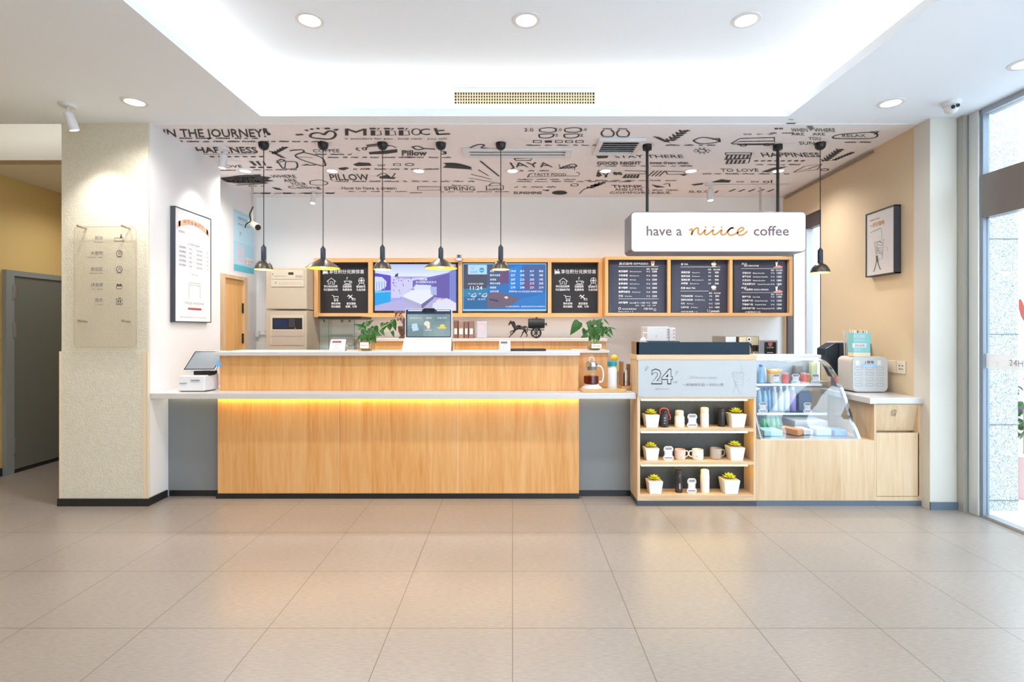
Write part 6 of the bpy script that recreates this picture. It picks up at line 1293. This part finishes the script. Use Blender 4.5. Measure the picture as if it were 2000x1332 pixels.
MB().box(X(931, d), X(951, d), d, d+.05, ZB+.001, Z(628, d)).build('pack', mat('pale_wrap', (.45, .45, .51), .3), t, bevel=.01, seg=3); m = MB().use(mat('pink_print', (.75, .45, .48), .5)); m.add([P(a, b, d-.001) for a, b in ((935, 645), (946, 643), (946, 634), (935, 635))], [(0, 1, 2, 3)]); m.build('print', None, t)
# brown vase with dried flowers
d = 6.3; x = X(786, d); t = thing('vase', (x, d, ZB), 'brown vase of dried flowers half hidden behind the tablet kiosk', 'vase'); brown = mat('brown_glaze', (.085, .04, .022), .35)
zz = lambda y: Z(y, d)
MB().lathe((x, d, 0), [(.045, ZB+.001), (.045, ZB+.012), (.022, ZB+.03), (.05, ZB+.085), (.055, zz(640)), (.05, zz(637))], 20).build('body', brown, t, smooth=True)
MB().tube([(x+.02, d, zz(638)), (x+.025, d, zz(622))], [.014, .02], 8).build('stalk', brown, t, smooth=True)
m = MB(); rr = random.Random(9)
for k in range(16): c = P(rr.uniform(772, 790), rr.uniform(608, 628), d+rr.uniform(-.04, .04)); m.sphere(c, rr.uniform(.008, .016), 7, 5)
for k in range(5): m.tube([P(787, 632, d), P(772+k*4, 612+(k % 3)*5, d)], .003, 5)
m.build('dried_flowers', mat('dusty_mauve', (.18, .10, .11), .7), t, smooth=True)
# glass cabinet left of the rear counter
def glass_cabinet():
    d = 6.0; x0, x1 = X(624, d), X(693, d); z0 = 1.14; z1 = Z(623, d); t = thing('glass_cabinet', ((x0+x1)/2, d+.2, 0), 'small glass display cabinet with a black top under the left chalkboard', 'cabinet')
    MB().box(x0-.01, X(706, d), d-.02, d+.42, z1, z1+.03).build('top', M_black, t)
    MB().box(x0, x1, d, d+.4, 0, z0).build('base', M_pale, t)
    g = M_gglass
    MB().box(x0, x1, d, d+.006, z0+.001, z1-.001).build('pane', g, t); MB().box(x0, x0+.006, d+.007, d+.4, z0+.001, z1-.001).build('pane', g, t); MB().box(x1-.006, x1, d+.007, d+.4, z0+.001, z1-.001).build('pane', g, t)
    m = MB()
    for x in (x0, x1-.006, X(642, d)): m.box(x, x+.006, d-.004, d-.0005, z0, z1)
    m.build('edge', mat('dark_teal_edge', (.09, .14, .14), .3), t)
    MB().box(x0+.01, x1-.01, d+.02, d+.39, Z(657, d)-.006, Z(657, d)).build('shelf', g, t)
    for px, s in ((631, 1), (667, .9), (682, .8)): MB().tube([P(px, 625, d+.1), P(px+1.5, 629, d+.1)], [.012*s, .02*s], 10).build('spot', M_steel, t, smooth=True)
    for (a, b, y0, y1, c, nm, lb, cat, dd) in ((628, 646, 677, 690, (.55, .70, .74), 'gift_box', 'pale blue box at the left inside the glass cabinet', 'box', .12), (674, 690, 676, 690, (.60, .72, .76), 'gift_box', 'pale blue box at the right inside the glass cabinet', 'box', .12), (676, 689, 663, 675.5, (.50, .47, .46), 'gift_box', 'grey box with a dark lid stacked on the pale blue box in the glass cabinet', 'box', .13)):
        z_ = max(z0+.001, Z(y1, d+dd)); o = MB().box(X(a, d+dd), X(b, d+dd), d+dd, d+dd+.15, z_, Z(y0, d+dd)); tag(o.build(nm, mat(nm+str(a)+str(y0), c, .4), None, bevel=.004), lb, cat)
    o = MB().box(X(648, d+.3), X(686, d+.3), d+.22, d+.34, Z(657, d)+.001, Z(655, d)+.006); tag(o.build('folder', mat('blue_grey_folder', (.30, .40, .46), .4), None, bevel=.003), 'blue-grey folder lying on the shelf of the glass cabinet', 'folder')
    q = d+.06; t2 = thing('ornament', (X(678, q), q, z0), 'cream round ornament inside the glass cabinet', 'ornament'); MB().lathe((X(675, q), q, 0), [(.03, z0+.001), (.032, z0+.09), (.012, z0+.1)], 12).build('base', M_creamp, t2, smooth=True); MB().sphere((X(675, q), q, z0+.12), .032, 12, 8).build('head', M_creamp, t2, smooth=True)
glass_cabinet()
# fire alarm cabinet
def alarm_cabinet():
    d = 6.36; x0, x1 = X(519, d), -2.512; t = thing('control_cabinet', ((x0+x1)/2, d+.2, 0), 'tall beige control cabinet with two panels in the rear corner', 'cabinet'); bg_ = mat('beige_enamel', (.47, .40, .30), .45); ln = mat('beige_panel', (.54, .47, .37), .4)
    zz = lambda y: Z(y, d); xx = lambda a: X(a, d)
    MB().box(x0, x1, d+.012, 6.768, zz(605)+.004, zz(522)).build('upper_body', bg_, t, bevel=.004); MB().box(x0, x1, d+.012, 6.768, 0, zz(606)).build('lower_body', bg_, t, bevel=.004)
    u = MB().box(x0+.005, x1, d-.004, d+.0115, zz(603), zz(524)).build('upper_door', bg_, t, bevel=.003); l = MB().box(x0+.005, x1, d-.004, d+.0115, .08, zz(608)).build('lower_door', bg_, t, bevel=.003)
    q = d-.0042
    MB().box(xx(530), xx(594), q-.008, q, zz(560), zz(528)).build('panel', ln, u, bevel=.002)
    m = MB(); q2 = q-.0085; bx = lambda a, b, y0, y1, mm, e=.001: m.use(mm).box(xx(a), xx(b), q2-e, q2, zz(y1), zz(y0))
    gl_ = mat('taupe_line', (.30, .25, .19), .5)
    bx(564, 574, 532, 537, mat('dark_display', (.03, .035, .02), .2)); bx(535, 560, 539, 540, gl_); bx(531, 593, 545, 546, gl_); bx(532, 535, 534, 537, gl_); bx(538, 541, 551, 554, gl_)
    for k in range(6): bx(578+k*2.4, 579.4+k*2.4, 538, 542, gl_)
    for k in range(9): bx(546+k*5, 548.5+k*5, 551, 556, mat('taupe_key', (.48, .40, .30), .5))
    m.build('controls', None, u)
    MB().lathe((xx(600), q, zz(563)), [(.007, 0), (.007, -.006)], 10, ax='y').build('lock', M_steel, u)
    MB().box(xx(528), xx(594), q-.006, q, zz(674), zz(616)).build('panel', ln, l, bevel=.002)
    m = MB(); q2 = q-.0065
    bx(533, 591, 621, 643, M_black); bx(536, 563, 623, 641, mat('dark_blue_lcd', (.01, .02, .06), .15), .0018)
    for i in range(3):
        for j in range(4): bx(566+i*4, 568+i*4, 624+j*4, 626+j*4, mat('dim_key', (.12, .12, .13), .5), .0018)
    bx(576, 579, 640, 642, mat('red_key', (.5, .1, .08), .5), .0018)
    bx(531, 593, 645, 656, mat('pinkish_flap', (.46, .38, .31), .4)); bx(531, 593, 658, 672, mat('pinkish_flap', (.46, .38, .31), .4)); bx(531, 593, 656.4, 657.2, gl_)
    m.build('controls', None, l)
    MB().box(xx(515.5), xx(518.6), d+.02, d+.06, zz(650), zz(645)).build('key_switch', M_steel, t)
alarm_cabinet()
# blue notice on the side wall, switch box and conduit
def notice():
    xw = -3.3285; d0, d1 = 6.215, 6.70; z0, z1 = 2.17, 2.90; t = thing('notice', (xw, 6.45, z0), 'light blue notice poster on the white wall above the oak door', 'poster')
    fn = lambda s, v: (xw+.0025, d0+s*(d1-d0), z0+v*(z1-z0))
    b = MB().box(xw, xw+.0015, d0, d1, z0, z1).build('sheet', mat('sky_blue_paper', (.40, .68, .82), .5), t); m = MB()
    pg = lambda a, mm: (m.use(mm), m.add([fn(*q) for q in a], [(0, 1, 2, 3)]))
    pg(((0, 0), (1, 0), (1, .10), (0, .10)), mat('teal_paper', (.10, .50, .62), .5)); pg(((0, .48), (1, .48), (1, .95), (0, .95)), mat('paler_blue', (.50, .74, .87), .5)); pg(((.12, .12), (.50, .12), (.50, .44), (.12, .44)), mat('pale_pink_blue', (.62, .72, .82), .5)); pg(((.55, .12), (.96, .12), (.96, .26), (.55, .26)), M_paper)
    fn = lambda s, v: (xw+.0035, d0+s*(d1-d0), z0+v*(z1-z0))
    def tx(s, a, b_, y, h, mm): m.use(mm); tw = textw(s); m.text(s, lambda u, v: fn(a+u*(b_-a)/tw, y+v*h))
    tx('消防安全公示', .18, .85, .86, .05, mat('navy_print', (.06, .05, .16), .6)); tx('责任到人 人人有责', .2, .75, .77, .03, M_grayink); tx('灭', .25, .36, .60, .06, M_grayink)
    for k in range(7): tx('消防设施完好 有效', .15, .47, .40-k*.04, .022, mat('rose_print', (.70, .40, .45), .6))
    tx('119', .58, .92, .165, .06, mat('red_print', (.65, .22, .18), .5)); tx('火警电话', .62, .9, .13, .022, M_grayink)
    m.build('print', None, b, recalc=False)
notice()
d = 6.76; t = thing('switch_box', (X(507, d), d, Z(652, d)), 'small pale switch box with a conduit on the rear wall by the oak door', 'switch')
MB().box(X(501, d), X(508, d), d-.03, d+.009, Z(658, d), Z(646, d)).build('box', M_wplastic, t, bevel=.003); MB().tube([P(508, 653, d-.005), P(520, 653.5, d-.005)], .008, 8).build('conduit', M_wplastic, t)
# coffee equipment on the rear right counter
def espresso():
    d = 5.7; z = .9005; x0, x1 = X(1418, d), X(1482, d); t = thing('espresso_machine', ((x0+x1)/2, d+.2, z), 'steel espresso machine behind the dark counter guard', 'coffee machine'); zz = lambda y: Z(y, d)
    MB().box(x0, X(1440, d), d+.02, d+.4, z+.03, zz(657)).build('side_body', mat('warm_steel', (.42, .38, .33), .3, .8), t, bevel=.006); MB().box(X(1443, d), x1, d+.0, d+.4, z+.42-.16, zz(657.5)).build('head', mat('bronze_steel', (.46, .36, .22), .3, .8), t, bevel=.006); MB().box(X(1443, d), x1, d+.18, d+.4, z+.03, z+.259).build('column', mat('warm_steel', (.42, .38, .33), .3, .8), t)
    MB().box(x0, x1, d-.02, d+.4, z, z+.029).build('drip_tray', M_steel, t, bevel=.003)
    MB().lathe((X(1462, d), d-.001, zz(663)), [(.02, 0), (.02, -.012)], 18, ax='y').build('gauge', M_chrome, t); MB().lathe((X(1462, d), d-.0135, zz(663)), [(.014, 0), (.014, -.002)], 18, ax='y').build('gauge_dial', M_brown, t)
    for px in (1471, 1476.5): MB().lathe((X(px, d), d-.03, 0), [(.012, zz(686)), (.014, zz(681)), (.016, zz(678)), (.016, zz(674))], 14).build('brew_group', M_black, t, smooth=True)
    MB().tube([P(1460, 671, d-.03), P(1466, 672, d-.04), P(1468, 679, d-.04)], .01, 8).build('portafilter', M_black, t, smooth=True); MB().tube([P(1473, 681, d-.03), P(1472, 690, d-.03), P(1475, 694, d-.03)], .006, 6).build('steam_wand', M_chrome, t, smooth=True)
    MB().box(x1+.001, x1+.006, d, d+.4, z+.2, zz(656)).build('end_trim', M_wplastic, t)
    d = 5.75; x0, x1 = X(1483, d), X(1519, d); t = thing('coffee_grinder', ((x0+x1)/2, d+.1, z), 'grey-cased coffee dispenser with a dark front and red emblem beside the espresso machine', 'coffee machine')
    MB().box(x0+.0, x1, d, d+.3, z, Z(664, d)).build('casing', mat('grey_casing', (.36, .36, .40), .4), t, bevel=.006)
    f = MB().box(X(1493, d), X(1515, d), d-.008, d-.0005, Z(692, d)-.1, Z(668, d)).build('front', M_black, t)
    m = MB().use(mat('red_emblem', (.55, .16, .14), .5)); q = d-.0095; m.poly([P(a, b, q) for a, b in ((1500, 669), (1509, 669), (1508, 675), (1504.5, 677), (1501, 675))]); m.use(M_chalk); m.ptext('COFFEE', 1498, 680, 2.4, q, 13); m.poly([P(a, b, q) for a, b in ((1498, 689), (1510, 689), (1510, 688), (1498, 688))]); m.build('print', None, f, recalc=False)
    d = 6.0; x0, x1 = X(1262, d), X(1320, d); t = thing('water_boiler', ((x0+x1)/2, d+.1, z), 'white box-shaped water boiler against the rear wall above the dark guard', 'appliance')
    MB().box(X(1264, d), X(1306, d), d, d+.3, z, Z(638, d)).build('body', M_wplastic, t, bevel=.006); MB().box(X(1308, d), x1, d+.02, d+.28, z, Z(640, d)).build('side_unit', mat('pale_blush_plastic', (.74, .68, .66), .4), t, bevel=.006)
    m = MB()
    for k in range(4): m.box(X(1303, d), X(1305, d), d-.002, d-.0005, Z(645+k*5, d), Z(643+k*5, d)); m.box(X(1316, d), X(1318, d), d+.018, d+.0195, Z(646+k*7, d), Z(644+k*7, d))
    m.box(X(1281, d), X(1282, d), d-.002, d-.0005, Z(658, d), Z(655, d)); m.build('indicator', M_grayink, t)
    d = 5.75; x = X(1256, d); t = thing('pump_bottle', (x, d, z), 'white pump bottle beside the white water boiler', 'bottle'); MB().lathe((x, d, 0), [(.035, z+.0005), (.037, z+.2), (.037, Z(664, d)), (.012, Z(659, d))], 18).build('body', M_wplastic, t, smooth=True)
    MB().tube(smooth_path([(x+.0, d, Z(660, d)), (x+.003, d, Z(651, d)), (x+.005, d, Z(650, d)), (x+.04, d, Z(651, d))], 3), .007, 8).build('pump', M_wplastic, t, smooth=True)
    d = 5.68; o = MB().box(X(1271, d), X(1328, d), d, d+.25, Z(668, d), Z(666.3, d)); t = thing('tray_stand', (X(1295, d), d+.1, z), 'dark flat tray on a stand in front of the water boiler', 'tray'); o.build('tray', M_navy, t); MB().box(X(1275, d), X(1315, d), d+.05, d+.2, z, Z(668, d)-.001).build('stand', M_blackmat, t)
espresso()
# outside: a scooter and a potted shrub seen through the entrance glass
def scooter(x, y, lab):
    z = -.02; t = thing('motor_scooter', (x, y, z), lab, 'scooter'); body = mat('white_scooter', (.70, .70, .74), .3); dk = M_blackmat
    for yy in (y-.45, y+.5):
        c = Vector((x, yy, z+.20)); w_ = MB(); w_.tube([c+Vector((0, .15*math.cos(a*math.pi/12), .15*math.sin(a*math.pi/12))) for a in range(24)], .05, 8, closed=True); wo = w_.build('wheel', dk, t, smooth=True)
        h = MB(); h.lathe(c, [(.1, -.03), (.1, .03)], 18, ax='x'); h.build('hub', M_steel, wo)
    MB().prism([(y-.25, z+.22), (y+.25, z+.22), (y+.35, z+.42), (y+.72, z+.5), (y+.74, z+.62), (y+.15, z+.66), (y+.08, z+.34), (y-.25, z+.32)], 'x', x-.14, x+.14).build('body', body, t, bevel=.03, seg=3)
    MB().prism([(y-.3, z+.25), (y-.22, z+.25), (y-.2, z+.95), (y-.3, z+.98), (y-.42, z+.7)], 'x', x-.17, x+.17).build('leg_shield', body, t, bevel=.03, seg=3)
    MB().prism([(y+.1, z+.665), (y+.74, z+.63), (y+.72, z+.72), (y+.15, z+.74)], 'x', x-.13, x+.13).build('seat', dk, t, bevel=.03, seg=3)
    MB().tube([(x-.33, y-.2, z+1.02), (x-.15, y-.27, z+1.05), (x+.15, y-.27, z+1.05), (x+.33, y-.2, z+1.02)], .018, 8).build('handlebar', dk, t, smooth=True)
    MB().tube([(x, y-.28, z+1.04), (x, y-.45, z+.22)], .03, 10).build('steering_column', M_steel, t, smooth=True)
    MB().sphere((x, y-.4, z+.9), .07, 14, 8).build('headlamp', M_wplastic, t, smooth=True)
    for s in (-1, 1): MB().tube([(x+s*.25, y-.22, z+1.04), (x+s*.3, y-.24, z+1.2)], .008, 6).build('mirror_arm', dk, t)
    return t
scooter(5.05, 5.0, 'white motor scooter parked outside beyond the granite pier')
x, y = 5.25, 5.9; x, y = 4.55, 4.62
t = thing('potted_shrub', (x, y, -.02), 'green potted shrub outside beside the granite pier', 'plant'); MB().lathe((x, y, 0), [(.14, -.019), (.19, .35), (.2, .36)], 20).build('pot', mat('pink_planter', (.75, .48, .46), .5), t, smooth=True)
m = MB(); rr = random.Random(11)
for k in range(70):
    a, e = rr.uniform(0, 6.28), rr.uniform(.1, 1.5); b = Vector((x, y, .45))+Vector((math.cos(a)*math.cos(e), math.sin(a)*math.cos(e), math.sin(e)*2))*rr.uniform(.05, .26); leaf(m, b, b+Vector((math.cos(a), math.sin(a), .5))*.09, .05, (math.sin(a), -math.cos(a), .6))
m.build('foliage', M_leaf, t, smooth=True, recalc=False); MB().tube([(x, y, .3), (x, y, .75)], .015, 6).build('stem', mat('pale_stem', (.35, .42, .18), .5), t)
